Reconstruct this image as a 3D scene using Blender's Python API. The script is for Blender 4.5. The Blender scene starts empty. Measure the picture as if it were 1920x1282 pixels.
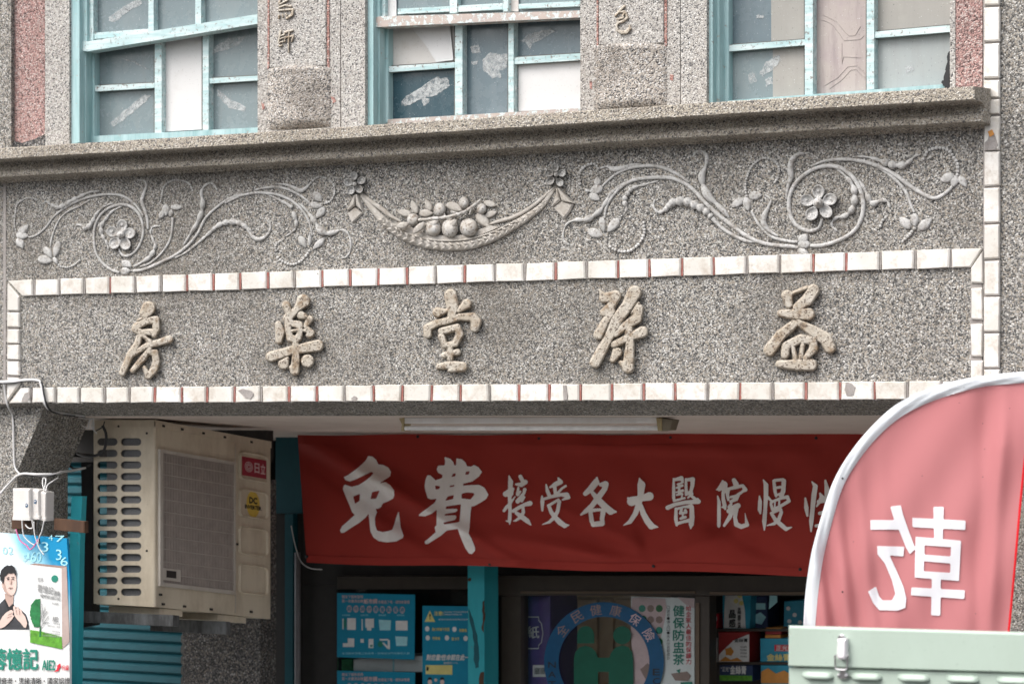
import bpy, bmesh, math, random
import numpy as np
from mathutils import Vector, Matrix
random.seed(7)
scene = bpy.context.scene
COL = scene.collection

# ------------------------------------------------------------------ camera
TH = math.radians(30.0); F = 5130.0; D = 9.68; ZC = 2.75
HX, HY = 960.0, 788.0                      # principal column and horizon row (1920 x 1282 photo)
SN, CS = math.sin(TH), math.cos(TH)
CX, CY = D*SN, -D*CS
cam_d = bpy.data.cameras.new("camera")
cam = bpy.data.objects.new("camera", cam_d); COL.objects.link(cam)
cam.location = (CX, CY, ZC); cam.rotation_euler = (math.pi/2, 0, TH)
cam_d.sensor_width = 36; cam_d.lens = F/1920*36
cam_d.shift_y = (HY-641)/1920.0
cam_d.clip_start = 0.1; cam_d.clip_end = 500
cam_d.dof.use_dof = True; cam_d.dof.focus_distance = D-0.1; cam_d.dof.aperture_fstop = 4.5
scene.camera = cam

# ------------------------------------------------------------------ sky, sun, exposure
SUN_EL, SUN_AZ = math.radians(52), math.radians(-28)   # azimuth from straight in front of the facade, towards its left
w = bpy.data.worlds.new("World"); scene.world = w; w.use_nodes = True
nt = w.node_tree; nt.nodes.clear()
sky = nt.nodes.new('ShaderNodeTexSky'); sky.sky_type = 'NISHITA'; sky.sun_disc = False
sky.sun_elevation = SUN_EL; sky.sun_rotation = math.pi - SUN_AZ
sky.dust_density = 4.0; sky.air_density = 1.0
hs = nt.nodes.new('ShaderNodeHueSaturation'); hs.inputs['Saturation'].default_value = 0.32
bg = nt.nodes.new('ShaderNodeBackground'); bg.inputs['Strength'].default_value = 0.14
wo = nt.nodes.new('ShaderNodeOutputWorld')
nt.links.new(sky.outputs[0], hs.inputs['Color']); nt.links.new(hs.outputs[0], bg.inputs[0]); nt.links.new(bg.outputs[0], wo.inputs[0])
sd = bpy.data.lights.new("sun", 'SUN'); sd.energy = 1.0; sd.angle = math.radians(55); sd.color = (1, .97, .93)
so = bpy.data.objects.new("sun", sd); COL.objects.link(so)
sdir = Vector((math.sin(SUN_AZ)*math.cos(SUN_EL), -math.cos(SUN_AZ)*math.cos(SUN_EL), math.sin(SUN_EL)))
so.rotation_euler = sdir.to_track_quat('Z', 'Y').to_euler(); so.location = (-4, -8, 12)
scene.view_settings.view_transform = 'Standard'; scene.view_settings.look = 'None'
scene.view_settings.gamma = 1; scene.view_settings.exposure = 1.15
scene.cycles.max_bounces = 8; scene.cycles.diffuse_bounces = 5

# ------------------------------------------------------------------ helpers
def at(px, py, Y=0.0):
    """point of the plane y = Y (parallel to the facade) seen at photo pixel (px, py)"""
    u = (px-HX)/F; v = (HY-py)/F
    t = (Y-CY)/(CS+u*SN)
    return Vector((CX+t*(-SN+u*CS), Y, ZC+t*v))
def atx(px, py, X):
    u = (px-HX)/F; v = (HY-py)/F
    t = (X-CX)/(-SN+u*CS)
    return Vector((X, CY+t*(CS+u*SN), ZC+t*v))
def crop(ox, oy, s):
    return lambda x, y: (ox+x/s, oy+y/s)

def jag(q, n=5, amp=1.6):
    out = []
    for i in range(len(q)):
        (x0, y0), (x1, y1) = q[i], q[(i+1) % len(q)]
        for k in range(n):
            t = k/n; out.append((x0+(x1-x0)*t+random.uniform(-amp, amp), y0+(y1-y0)*t+random.uniform(-amp, amp)))
    return out
class MB:
    def __init__(s): s.v = []; s.f = []; s.mi = []; s.cur = 0
    def add(s, vs, fs):
        b = len(s.v); s.v += [tuple(p) for p in vs]; s.f += [tuple(b+i for i in f) for f in fs]; s.mi += [s.cur]*len(fs)
    def build(s, name, mat, parent=None, smooth=False):
        me = bpy.data.meshes.new(name); me.from_pydata(s.v, [], s.f); me.update()
        mats = mat if isinstance(mat, list) else [mat]
        for q in mats: me.materials.append(q)
        if len(mats) > 1: me.polygons.foreach_set('material_index', s.mi)
        bm = bmesh.new(); bm.from_mesh(me); bmesh.ops.recalc_face_normals(bm, faces=bm.faces); bm.to_mesh(me); bm.free()
        if smooth: me.polygons.foreach_set('use_smooth', [True]*len(me.polygons))
        o = bpy.data.objects.new(name, me); COL.objects.link(o)
        if parent: attach(o, parent)
        return o
def attach(o, parent):
    o.parent = parent
    if parent.type == 'EMPTY': o.matrix_parent_inverse = Matrix.Translation(parent.location).inverted()
def tag(o, label=None, cat=None, group=None, kind=None):
    if label: o['label'] = label
    if cat: o['category'] = cat
    if group: o['group'] = group
    if kind: o['kind'] = kind
    return o
def thing(name, label, cat, loc=(0, 0, 0), group=None):
    o = bpy.data.objects.new(name, None); COL.objects.link(o); o.location = loc; o.empty_display_size = .1
    return tag(o, label, cat, group)

def prism(mb, quad, Y0, dep):
    """polygon of photo pixels on the plane y=Y0 pushed back by dep metres"""
    a = [at(x, y, Y0) for x, y in quad]; b = [Vector((p.x, Y0+dep, p.z)) for p in a]; n = len(a)
    mb.add(a+b, [tuple(range(n)), tuple(range(2*n-1, n-1, -1))]+[(i, (i+1) % n, n+(i+1) % n, n+i) for i in range(n)])
def bprism(mb, quad, Y0, dep, bev=.003):
    """prism with a bevelled front"""
    a = [at(x, y, Y0) for x, y in quad]; c = sum(a, Vector())/len(a); n = len(a)
    def ins(p, k):
        d = p-c; return c+d*(1-k/max(d.length, 1e-6)*1.2)
    r0 = [ins(p, bev) for p in a]; r1 = [Vector((p.x, Y0+bev, p.z)) for p in a]; r2 = [Vector((p.x, Y0+dep, p.z)) for p in a]
    fs = [tuple(range(n)), tuple(range(3*n-1, 2*n-1, -1))]
    for k in (0, n):
        fs += [(k+i, k+(i+1) % n, k+n+(i+1) % n, k+n+i) for i in range(n)]
    mb.add(r0+r1+r2, fs)
def yt(x):
    """photo row of the height where the upper windows end"""
    return HY-1.80*530*(x+7930)/8890
def rect(x0, y0, x1, y1): return [(x0, y0), (x1, y0), (x1, y1), (x0, y1)]
def box(mb, x0, y0, z0, x1, y1, z1):
    v = [(x, y, z) for x in (x0, x1) for y in (y0, y1) for z in (z0, z1)]
    mb.add(v, [(0, 1, 3, 2), (4, 6, 7, 5), (0, 4, 5, 1), (2, 3, 7, 6), (0, 2, 6, 4), (1, 5, 7, 3)])
def hexa(mb, a, b):
    n = len(a); mb.add(list(a)+list(b), [tuple(range(n)), tuple(range(2*n-1, n-1, -1))]+[(i, (i+1) % n, n+(i+1) % n, n+i) for i in range(n)])
def smooth_path(pts, k=6):
    P = [np.array(p, float) for p in pts]; out = []
    for i in range(len(P)-1):
        p0 = P[max(i-1, 0)]; p1 = P[i]; p2 = P[i+1]; p3 = P[min(i+2, len(P)-1)]
        for j in range(k):
            t = j/k
            out.append(.5*((2*p1)+(-p0+p2)*t+(2*p0-5*p1+4*p2-p3)*t*t+(-p0+3*p1-3*p2+p3)*t**3))
    out.append(P[-1]); return out
def tube3(mb, pts, rad, ns=8, squash=1.0):
    """tube through world points; rad a number or list"""
    pts = [Vector(p) for p in pts]; n = len(pts)
    if not hasattr(rad, '__len__'): rad = [rad]*n
    base = len(mb.v); vs = []; fs = []
    ref = Vector((0, 1, 0))
    for i, p in enumerate(pts):
        t = (pts[min(i+1, n-1)]-pts[max(i-1, 0)])
        if t.length < 1e-9: t = Vector((1, 0, 0))
        t.normalize()
        a = t.cross(ref)
        if a.length < 1e-3: a = t.cross(Vector((1, 0, 0)))
        a.normalize(); b = a.cross(t).normalized()
        for k in range(ns):
            g = 2*math.pi*k/ns
            vs.append(p+a*(math.cos(g)*rad[i])+b*(math.sin(g)*rad[i]*squash))
    for i in range(n-1):
        for k in range(ns):
            fs.append((i*ns+k, i*ns+(k+1) % ns, (i+1)*ns+(k+1) % ns, (i+1)*ns+k))
    fs.append(tuple(range(ns-1, -1, -1))); fs.append(tuple((n-1)*ns+k for k in range(ns)))
    mb.add(vs, fs)
MPP = 1/530.0
def stem(mb, T, pts, Y=0.0, lift=.5, squash=.85, k=6, s=None, wob=0.0, lobes=0):
    """relief tube traced in crop T; pts (x, y, r in crop units)"""
    sc = abs(T(1, 0)[0]-T(0, 0)[0])
    sp = smooth_path(pts, k)
    wp = []; rr = []
    for i, (x, y, r) in enumerate(sp):
        px, py = T(x, y); r = max(r, 1)*sc*MPP*(.92 if k == 6 else 1)
        m = 1.0
        if lobes: m = .60+.68*abs(math.sin(i*math.pi/k*lobes))
        r *= m*(1+random.uniform(-wob, wob))
        wp.append(at(px, py, Y-r*lift*squash)); rr.append(r)
    tube3(mb, wp, rr, 8, squash)
def ell(mb, px, py, ax, ay, ang, h, Y=0.0, nu=10, nv=6, sink=.25):
    """squashed dome: semi-axes ax, ay in px, angle in photo, height h (m) towards the street"""
    c, s_ = math.cos(ang), math.sin(ang); vs = []; fs = []
    for j in range(nv+1):
        ph = math.pi*j/nv
        for i in range(nu):
            g = 2*math.pi*i/nu
            lx = math.sin(ph)*math.cos(g)*ax; ly = math.sin(ph)*math.sin(g)*ay
            vs.append(at(px+lx*c-ly*s_, py+lx*s_+ly*c, Y-h*math.cos(ph)*(1 if ph < math.pi/2 else sink)-h*.15))
    for j in range(nv):
        for i in range(nu):
            fs.append((j*nu+i, j*nu+(i+1) % nu, (j+1)*nu+(i+1) % nu, (j+1)*nu+i))
    mb.add(vs, fs)
def leaf(mb, T, a, b, wd, h=.016, Y=0.0, cup=True):
    """leaf from base a to tip b (crop coords), half-width wd, ridge down the middle"""
    sc = abs(T(1, 0)[0]-T(0, 0)[0])
    ax, ay = T(*a); bx, by = T(*b); wd *= sc
    L = math.hypot(bx-ax, by-ay); ux, uy = (bx-ax)/L, (by-ay)/L; nx, ny = -uy, ux
    N = 9; vs = []; fs = []
    for i in range(N):
        t = i/(N-1); wv = wd*(math.sin(math.pi*min(1, (t*.93+.05))**.85)**.8)
        for k in range(5):
            q = (k-2)/2
            prof = (1-.45*abs(q)**1.5) if k != 2 else .62
            z = h*prof*(.45+.55*math.sin(math.pi*min(1, t*.8+.15)))
            if abs(q) == 1: z *= .75
            vs.append(at(ax+ux*L*t+nx*wv*q, ay+uy*L*t+ny*wv*q, Y-z))
    for i in range(N-1):
        for k in range(4): fs.append((i*5+k, i*5+k+1, i*5+6+k, i*5+5+k))
    # side skirts down to the wall
    rim = [i*5 for i in range(N)]+[(N-1)*5+k for k in range(1, 5)]+[i*5+4 for i in range(N-2, -1, -1)]+[k for k in range(3, 0, -1)]
    b0 = len(vs)
    for r in rim: vs.append((vs[r][0], Y+.002, vs[r][2]))
    m = len(rim)
    for i in range(m): fs.append((rim[i], rim[(i+1) % m], b0+(i+1) % m, b0+i))
    mb.add(vs, fs)
def beads(mb, T, pts, r, Y=0.0):
    sc = abs(T(1, 0)[0]-T(0, 0)[0])
    sp = smooth_path(pts, 12); acc = 0; last = None; nxt = 0
    for p in sp:
        if last is not None: acc += math.hypot(p[0]-last[0], p[1]-last[1])
        last = p
        if acc >= nxt:
            px, py = T(p[0], p[1]); q = r*sc*random.uniform(.85, 1.1)
            ell(mb, px, py, q, q, 0, q*MPP*1.1, Y, 8, 6, .4); nxt += r*1.75
def flower(parent, T, c, rc, petals, rx, mat, h=.02):
    sc = abs(T(1, 0)[0]-T(0, 0)[0])
    mb = MB()
    for (x, y) in petals:
        ang = math.atan2(y-c[1], x-c[0]); px, py = T(x, y); L = math.hypot(x-c[0], y-c[1])
        # cupped petal: rim higher than the middle
        vs = []; fs = []; nu = 14; a = rx*1.02*sc; b = rx*.86*sc
        ca, sa = math.cos(ang), math.sin(ang)
        rings = [(1.0, 0), (1.0, h*.85), (.93, h*1.05), (.72, h*.72), (.35, h*.62), (.02, h*.7)]
        for (q, z) in rings:
            for i in range(nu):
                g = 2*math.pi*i/nu; lx = math.cos(g)*a*q; ly = math.sin(g)*b*q*(1-.12*math.cos(g)*0-.18*(math.cos(g) < 0)*abs(math.cos(g)))
                vs.append(at(px+lx*ca-ly*sa, py+lx*sa+ly*ca, .001-z-(.004*math.cos(g) if z else 0)))
        for j in range(len(rings)-1):
            for i in range(nu): fs.append((j*nu+i, j*nu+(i+1) % nu, (j+1)*nu+(i+1) % nu, (j+1)*nu+i))
        mb.add(vs, fs)
    px, py = T(*c); ell(mb, px, py, rc*sc, rc*sc, 0, h*1.7, 0, 12, 8)
    ell(mb, px-1, py-1, rc*sc*.4, rc*sc*.4, 0, h*2.2, 0, 8, 6)
    return mb.build('flower', mat, parent, True)

# ------------- signed distance shapes (brush strokes, traced outlines) -> clean meshes
def sdf(strokes, polys, X, Yg):
    d = np.full(X.shape, 1e9)
    for st in strokes:
        if len(st) == 1: st = st*2
        for (x0, y0, r0), (x1, y1, r1) in zip(st[:-1], st[1:]):
            dx, dy = x1-x0, y1-y0; L = dx*dx+dy*dy+1e-9
            t = np.clip(((X-x0)*dx+(Yg-y0)*dy)/L, 0, 1)
            d = np.minimum(d, np.hypot(X-x0-t*dx, Yg-y0-t*dy)-(r0+(r1-r0)*t))
    for rings in polys:
        dd = np.full(X.shape, 1e9); ins = np.zeros(X.shape, bool)
        for ring in rings:
            n = len(ring)
            for i in range(n):
                x0, y0 = ring[i]; x1, y1 = ring[(i+1) % n]; dx, dy = x1-x0, y1-y0; L = dx*dx+dy*dy+1e-9
                t = np.clip(((X-x0)*dx+(Yg-y0)*dy)/L, 0, 1)
                dd = np.minimum(dd, np.hypot(X-x0-t*dx, Yg-y0-t*dy))
                c = ((y0 > Yg) != (y1 > Yg)) & (X < (x1-x0)*(Yg-y0)/(y1-y0+1e-12)+x0)
                ins ^= c
        d = np.minimum(d, np.where(ins, -dd, dd))
    return d
def march(d, xs, ys):
    """polygons of the region d<0; returns verts [(x,y,d)], faces"""
    V = []; idx = {}; Fc = []
    def gv(i, j):
        k = (i, j)
        if k not in idx: idx[k] = len(V); V.append((xs[j], ys[i], d[i, j]))
        return idx[k]
    def ev(i, j, i2, j2):
        k = (i, j, i2, j2) if (i, j) < (i2, j2) else (i2, j2, i, j)
        if k not in idx:
            a, b = d[i, j], d[i2, j2]; t = a/(a-b)
            idx[k] = len(V); V.append((xs[j]+(xs[j2]-xs[j])*t, ys[i]+(ys[i2]-ys[i])*t, 0.0))
        return idx[k]
    neg = d < 0
    cells = np.argwhere(neg[:-1, :-1] | neg[1:, :-1] | neg[:-1, 1:] | neg[1:, 1:])
    for i, j in cells:
        cs = [(i, j), (i, j+1), (i+1, j+1), (i+1, j)]; f = []
        for k in range(4):
            a = cs[k]; b = cs[(k+1) % 4]
            if neg[a]: f.append(gv(*a))
            if neg[a] != neg[b]: f.append(ev(*a, *b))
        if len(f) >= 3: Fc.append(tuple(f))
    return V, Fc
def shape_grid(strokes, polys, step):
    pts = [(x-r, y-r) for s in strokes for x, y, r in s]+[(x+r, y+r) for s in strokes for x, y, r in s]+[p for R in polys for r in R for p in r]
    x0 = min(p[0] for p in pts)-2*step; x1 = max(p[0] for p in pts)+2*step
    y0 = min(p[1] for p in pts)-2*step; y1 = max(p[1] for p in pts)+2*step
    xs = np.arange(x0, x1+step, step); ys = np.arange(y0, y1+step, step)
    X, Yg = np.meshgrid(xs, ys); return X, Yg, xs, ys
def relief(name, T, strokes, mat, parent, H=.03, R=26, step=5, Y=0.0, rough=.0):
    X, Yg, xs, ys = shape_grid(strokes, [], step)
    d = sdf(strokes, [], X, Yg)
    V, Fc = march(d, xs, ys); vs = []
    for (x, y, e) in V:
        px, py = T(x, y); t = min(1, -e/R)
        z = H*math.sqrt(max(0, 1-(1-t)**2)) + (random.uniform(-rough, rough) if t > .3 else 0)
        vs.append(at(px, py, Y-z+.002))
    mb = MB(); mb.add(vs, Fc); return mb.build(name, mat, parent, True)
def flat_shape(name, T, strokes, polys, mat, parent, Y, step=4, disp=None, mb=None, thick=0.0):
    X, Yg, xs, ys = shape_grid(strokes, polys, step)
    V, Fc = march(sdf(strokes, polys, X, Yg), xs, ys); vs = []
    for (x, y, e) in V:
        px, py = T(x, y); vs.append(at(px, py, Y+(disp(px, py) if disp else 0)))
    m = mb or MB(); m.add(vs, Fc)
    return None if mb else m.build(name, mat, parent)
# ------------- writing with the built-in font
_tc = {}
def text_verts(body, bold=0.0):
    k = (body, bold)
    if k in _tc: return _tc[k]
    c = bpy.data.curves.new('t', 'FONT'); c.body = body; c.resolution_u = 2; c.offset = bold; c.align_x = 'LEFT'
    o = bpy.data.objects.new('t', c); COL.objects.link(o)
    dg = bpy.context.evaluated_depsgraph_get(); me = bpy.data.meshes.new_from_object(o.evaluated_get(dg))
    V = [v.co.copy() for v in me.vertices]; Fs = [tuple(p.vertices) for p in me.polygons]
    bpy.data.objects.remove(o); bpy.data.curves.remove(c); bpy.data.meshes.remove(me)
    if V:
        x0 = min(v.x for v in V); x1 = max(v.x for v in V); y0 = min(v.y for v in V); y1 = max(v.y for v in V)
        V = [((v.x-x0)/max(x1-x0, 1e-6), (v.y-y0)/max(y1-y0, 1e-6)) for v in V]
    _tc[k] = (V, Fs); return _tc[k]
def text_px(mb, body, x0, y0, x1, y1, Y, bold=0.0, skew=0.0, dy=0.0, mirror=False):
    """writing filling the photo rectangle on plane y=Y; dy = rise in px of the right end"""
    V, Fs = text_verts(body)
    k = bold*abs(y1-y0)*.9
    for j, (ox, oy) in enumerate(((0, 0), (k, 0), (-k, 0), (0, k), (0, -k)) if bold > 0 else ((0, 0),)):
        mb.add([at(x0+ox+(x1-x0)*a+skew*b, y1+oy+(y0-y1)*b+dy*a, Y-j*.0002) for a, b in V], Fs)
def text_fn(mb, body, fn, bold=0.0):
    V, Fs = text_verts(body, bold); mb.add([fn(a, b) for a, b in V], Fs)
def vtext(mb, body, xc, y0, y1, wd, Y, bold=0.0):
    n = len(body); h = (y1-y0)/n
    for i, ch in enumerate(body):
        if ch == ' ': continue
        text_px(mb, ch, xc-wd/2, y0+h*i+h*.06, xc+wd/2, y0+h*(i+1)-h*.06, Y, bold)
# ------------------------------------------------------------------ materials
class NT:
    def __init__(s, name):
        s.m = bpy.data.materials.new(name); s.m.use_nodes = True; s.t = s.m.node_tree
        s.b = s.t.nodes['Principled BSDF']; s.o = s.t.nodes['Material Output']
        g = s.n('ShaderNodeNewGeometry'); s.pos = g.outputs['Position']
    def n(s, ty, **kw):
        x = s.t.nodes.new(ty)
        for k, v in kw.items(): setattr(x, k, v)
        return x
    def l(s, a, b): s.t.links.new(a, b)
    def noise(s, scale, detail=4, rough=.6, vec=None):
        x = s.n('ShaderNodeTexNoise'); x.inputs['Scale'].default_value = scale; x.inputs['Detail'].default_value = detail; x.inputs['Roughness'].default_value = rough
        s.l(vec or s.pos, x.inputs['Vector']); return x.outputs[0]
    def ramp(s, src, stops, interp='LINEAR'):
        r = s.n('ShaderNodeValToRGB'); cr = r.color_ramp; cr.interpolation = interp
        while len(cr.elements) < len(stops): cr.elements.new(.5)
        for e, (p, c) in zip(cr.elements, stops):
            e.position = p; e.color = (c[0], c[1], c[2], 1) if hasattr(c, '__len__') else (c, c, c, 1)
        s.l(src, r.inputs[0]); return r.outputs[0]
    def mix(s, fac, a, b, mode='MIX'):
        x = s.n('ShaderNodeMix', data_type='RGBA', blend_type=mode)
        if hasattr(fac, 'default_value') or hasattr(fac, 'is_linked'): s.l(fac, x.inputs[0])
        else: x.inputs[0].default_value = fac
        for v, i in ((a, 6), (b, 7)):
            if isinstance(v, tuple): x.inputs[i].default_value = (*v, 1)
            else: s.l(v, x.inputs[i])
        return x.outputs[2]
    def math(s, op, a, b=None):
        x = s.n('ShaderNodeMath', operation=op)
        for v, i in ((a, 0), (b, 1)):
            if v is None: continue
            if isinstance(v, (int, float)): x.inputs[i].default_value = v
            else: s.l(v, x.inputs[i])
        return x.outputs[0]
    def bump(s, h, dist, strength=1.0):
        b = s.n('ShaderNodeBump'); b.inputs['Distance'].default_value = dist; b.inputs['Strength'].default_value = strength
        s.l(h, b.inputs['Height']); s.l(b.outputs[0], s.b.inputs['Normal'])
    def mapped(s, scale):
        x = s.n('ShaderNodeMapping'); x.inputs['Scale'].default_value = scale; s.l(s.pos, x.inputs[0]); return x.outputs[0]
    def done(s, col=None, rough=.7, spec=.4, metal=0):
        if col is not None:
            if isinstance(col, tuple): s.b.inputs['Base Color'].default_value = (*col, 1)
            else: s.l(col, s.b.inputs['Base Color'])
        if hasattr(rough, 'is_linked'): s.l(rough, s.b.inputs['Roughness'])
        else: s.b.inputs['Roughness'].default_value = rough
        s.b.inputs['Specular IOR Level'].default_value = spec; s.b.inputs['Metallic'].default_value = metal
        return s.m

def pebble(name, stops, scale=118, mortar=(.30, .28, .26), grime=(.10, .08, .06), gamt=.5, gscale=1.6, bumpd=.004, mort=.35):
    n = NT(name)
    v = n.n('ShaderNodeTexVoronoi'); v.inputs['Scale'].default_value = scale; v.inputs['Randomness'].default_value = 1.0
    n.l(n.pos, v.inputs['Vector'])
    sp = n.n('ShaderNodeSeparateColor'); n.l(v.outputs['Color'], sp.inputs[0])
    c = n.ramp(sp.outputs[0], stops, 'CONSTANT')
    # each pebble a little lighter or darker
    c = n.mix(.5, c, n.ramp(sp.outputs[1], [(0, .55), (1, 1.3)]), 'MULTIPLY')
    d = n.ramp(v.outputs['Distance'], [(.40, 0), (.62, 1)])
    c = n.mix(n.math('MULTIPLY', d, mort), c, mortar)
    # weathering with a shape of its own: blotches and runs
    g1 = n.ramp(n.noise(gscale, 6, .65), [(.46, 0), (.66, 1)])
    g2 = n.ramp(n.noise(1, 5, .6, n.mapped((9, 9, .9))), [(.5, 0), (.75, 1)])
    g = n.math('MULTIPLY', n.math('MAXIMUM', g1, n.math('MULTIPLY', g2, .6)), gamt)
    c = n.mix(g, c, grime, 'MIX')
    h = n.math('SUBTRACT', 1, v.outputs['Distance'])
    n.bump(h, bumpd, .9)
    return n.done(c, .82, .3)

DK, SL, GR, TN, LT, WT = (.024, .025, .028), (.09, .092, .096), (.21, .205, .20), (.35, .30, .245), (.46, .44, .41), (.68, .66, .64)
M = {}
M['wall'] = pebble('pebbledash_grey', [(0, (.035, .034, .034)), (.13, (.10, .10, .10)), (.29, (.218, .208, .194)), (.49, (.345, .303, .25)), (.70, (.45, .43, .395)), (.92, (.62, .60, .57))], 215, (.18, .171, .156), (.10, .087, .072), .62, 1.1, .0028)
M['upper'] = pebble('pebbledash_pale', [(0, DK), (.07, SL), (.17, (.24, .227, .208)), (.32, (.37, .342, .308)), (.55, (.46, .442, .41)), (.88, (.60, .58, .55))], 215, (.42, .40, .38), (.26, .21, .17), .3, 2.2, .0025, .5)
M['tan'] = pebble('pebbledash_tan', [(0, (.05, .048, .045)), (.07, SL), (.16, (.23, .21, .185)), (.34, (.37, .325, .26)), (.6, (.46, .415, .345)), (.9, (.60, .57, .52))], 220, (.38, .33, .28), (.12, .095, .07), .4, 3.0)
M['pink'] = pebble('pebbledash_pink', [(0, (.05, .03, .03)), (.12, (.18, .12, .115)), (.3, (.38, .22, .20)), (.55, (.45, .29, .26)), (.78, (.52, .43, .40))], 200, (.36, .24, .22), (.2, .12, .1), .35, 2.0)
M['red_line'] = pebble('red_inlay', [(0, (.10, .06, .055)), (.2, (.40, .21, .175)), (.5, (.47, .29, .245)), (.8, (.5, .43, .39))], 200, (.5, .25, .22), (.25, .12, .1), .4, 6)
M['dark'] = pebble('pebbledash_dark', [(0, DK), (.2, (.05, .05, .055)), (.45, (.12, .115, .11)), (.7, (.2, .175, .15)), (.9, (.3, .29, .28))], 160, (.1, .095, .09), (.05, .045, .04), .4, 2)
def stone(name, c1, c2, stain, amt, sc=14, speck=.35):
    n = NT(name)
    c = n.mix(n.ramp(n.noise(sc, 6, .7), [(.35, 0), (.65, 1)]), c1, c2)
    c = n.mix(n.math('MULTIPLY', n.ramp(n.noise(sc*1.7, 5, .7), [(.5, 0), (.66, 1)]), amt), c, stain)
    v = n.n('ShaderNodeTexVoronoi'); v.inputs['Scale'].default_value = 190; n.l(n.pos, v.inputs['Vector'])
    sp = n.n('ShaderNodeSeparateColor'); n.l(v.outputs['Color'], sp.inputs[0])
    c = n.mix(n.math('MULTIPLY', n.ramp(sp.outputs[0], [(.0, 1), (.12, 0)], 'CONSTANT'), speck), c, (.12, .09, .07))
    n.bump(n.noise(170, 4, .7), .003, .8)
    return n.done(c, .85, .25)
M['letter'] = stone('letter_cement', (.40, .345, .275), (.50, .46, .40), (.22, .15, .09), .85, 15, .8)
M['relief'] = stone('relief_cement', (.41, .40, .38), (.57, .56, .545), (.24, .21, .18), .7, 16, .4)
M['fruit'] = stone('fruit_cement', (.46, .42, .37), (.54, .53, .51), (.17, .12, .08), .75, 26, .6)
M['swag'] = stone('swag_cement', (.40, .365, .32), (.54, .51, .47), (.28, .23, .18), .5, 18, .15)
def tile(name, base):
    n = NT(name)
    c = n.mix(n.ramp(n.noise(5, 2, .5), [(.40, 0), (.58, 1)]), tuple(min(.82, x*1.08) for x in base), (base[0]*.86, base[1]*.85, base[2]*.82))
    c = n.mix(n.math('MULTIPLY', n.ramp(n.noise(16, 5, .75), [(.48, 0), (.70, 1)]), .75), c, (.44, .37, .30))
    c = n.mix(n.math('MULTIPLY', n.ramp(n.noise(90, 4, .75), [(.60, 0), (.68, 1)]), .45), c, (.30, .26, .22))
    c = n.mix(n.ramp(n.noise(5.3, 6, .6), [(.715, 0), (.725, 1)]), c, (.17, .165, .16))
    n.bump(n.noise(40, 3, .6), .0015, .5)
    return n.done(c, .22, .5)
M['tile'] = tile('glazed_tile', (.72, .695, .66))
M['grout'] = stone('grout_grey', (.28, .26, .245), (.36, .33, .31), (.25, .2, .18), .4, 30, .1)
M['grout_red'] = stone('grout_red', (.34, .11, .09), (.42, .20, .17), (.35, .3, .28), .5, 40, .1)
def paint(name, base, under, chip=.62, rough=.5, sc=30, vert=(26, 26, 3), pale=None):
    n = NT(name)
    c = n.mix(n.ramp(n.noise(1, 4, .6, n.mapped(vert)), [(.3, 0), (.7, 1)]), base, pale or tuple(min(1, x*1.35+.05) for x in base))
    f = n.ramp(n.noise(sc, 6, .75), [(chip, 0), (chip+.04, 1)])
    c = n.mix(f, c, under)
    n.bump(n.math('SUBTRACT', n.noise(60, 5, .7), n.math('MULTIPLY', f, .5)), .002, .7)
    return n.done(c, rough, .4)
M['teal_frame'] = paint('teal_window_paint', (.23, .39, .40), (.36, .33, .30), .62, .5, 40, (34, 34, 3), (.44, .59, .60))
M['teal_rail'] = paint('peeling_teal_paint', (.31, .475, .485), (.24, .21, .19), .58, .6, 85, (6, 60, 60), (.62, .69, .685))
M['bare_rail'] = paint('bare_wood_rail', (.43, .37, .345), (.60, .67, .66), .51, .7, 38, (3, 40, 40), (.46, .38, .33))
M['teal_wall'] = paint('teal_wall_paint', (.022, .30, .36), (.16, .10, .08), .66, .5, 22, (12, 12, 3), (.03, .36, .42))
M['shutter'] = paint('teal_shutter_paint', (.004, .070, .092), (.012, .04, .05), .68, .5, 20, (10, 10, 10), (.007, .09, .115))  # dark teal, also paints the shade onto the panel and post by the banner
def glass(name, a, b, dirt, damt=.35, rough=.12):
    n = NT(name)
    c = n.mix(n.ramp(n.noise(2.2, 2, .5), [(.2, 0), (.8, 1)]), a, b)
    c = n.mix(n.math('MULTIPLY', n.ramp(n.noise(9, 7, .7), [(.50, 0), (.95, 1)]), damt), c, dirt)
    c = n.mix(n.math('MULTIPLY', n.ramp(n.noise(120, 3, .6), [(.66, 0), (.72, 1)]), .8), c, (.10, .10, .10))
    c = n.mix(n.math('MULTIPLY', n.ramp(n.noise(210, 2, .5), [(.70, 0), (.75, 1)]), .7), c, (.7, .7, .7))
    c = n.mix(n.math('MULTIPLY', n.ramp(n.noise(1, 6, .7, n.mapped((24, 24, 3))), [(.48, 0), (.8, 1)]), damt*.9), c, tuple(x*.55 for x in dirt))
    r = n.ramp(n.noise(9, 5, .7), [(.3, rough), (.8, rough+.35)])
    return n.done(c, r, .5)
M['pane'] = glass('dusty_pane', (.135, .18, .195), (.19, .235, .245), (.36, .37, .36))
M['pane_dark'] = glass('dark_pane', (.022, .055, .072), (.05, .095, .115), (.25, .29, .31), .25)
M['pane_mid'] = glass('grey_pane', (.085, .125, .145), (.15, .19, .21), (.35, .38, .39), .4)
M['pane_beige'] = glass('frosted_pane', (.255, .245, .22), (.32, .305, .28), (.44, .42, .38), .5, .3)
M['pane_pink'] = glass('patterned_pane', (.31, .26, .24), (.39, .34, .315), (.29, .22, .25), .8, .25)
M['pane_blue'] = glass('milky_pane', (.27, .30, .30), (.335, .36, .355), (.40, .385, .35), .5, .3)
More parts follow.
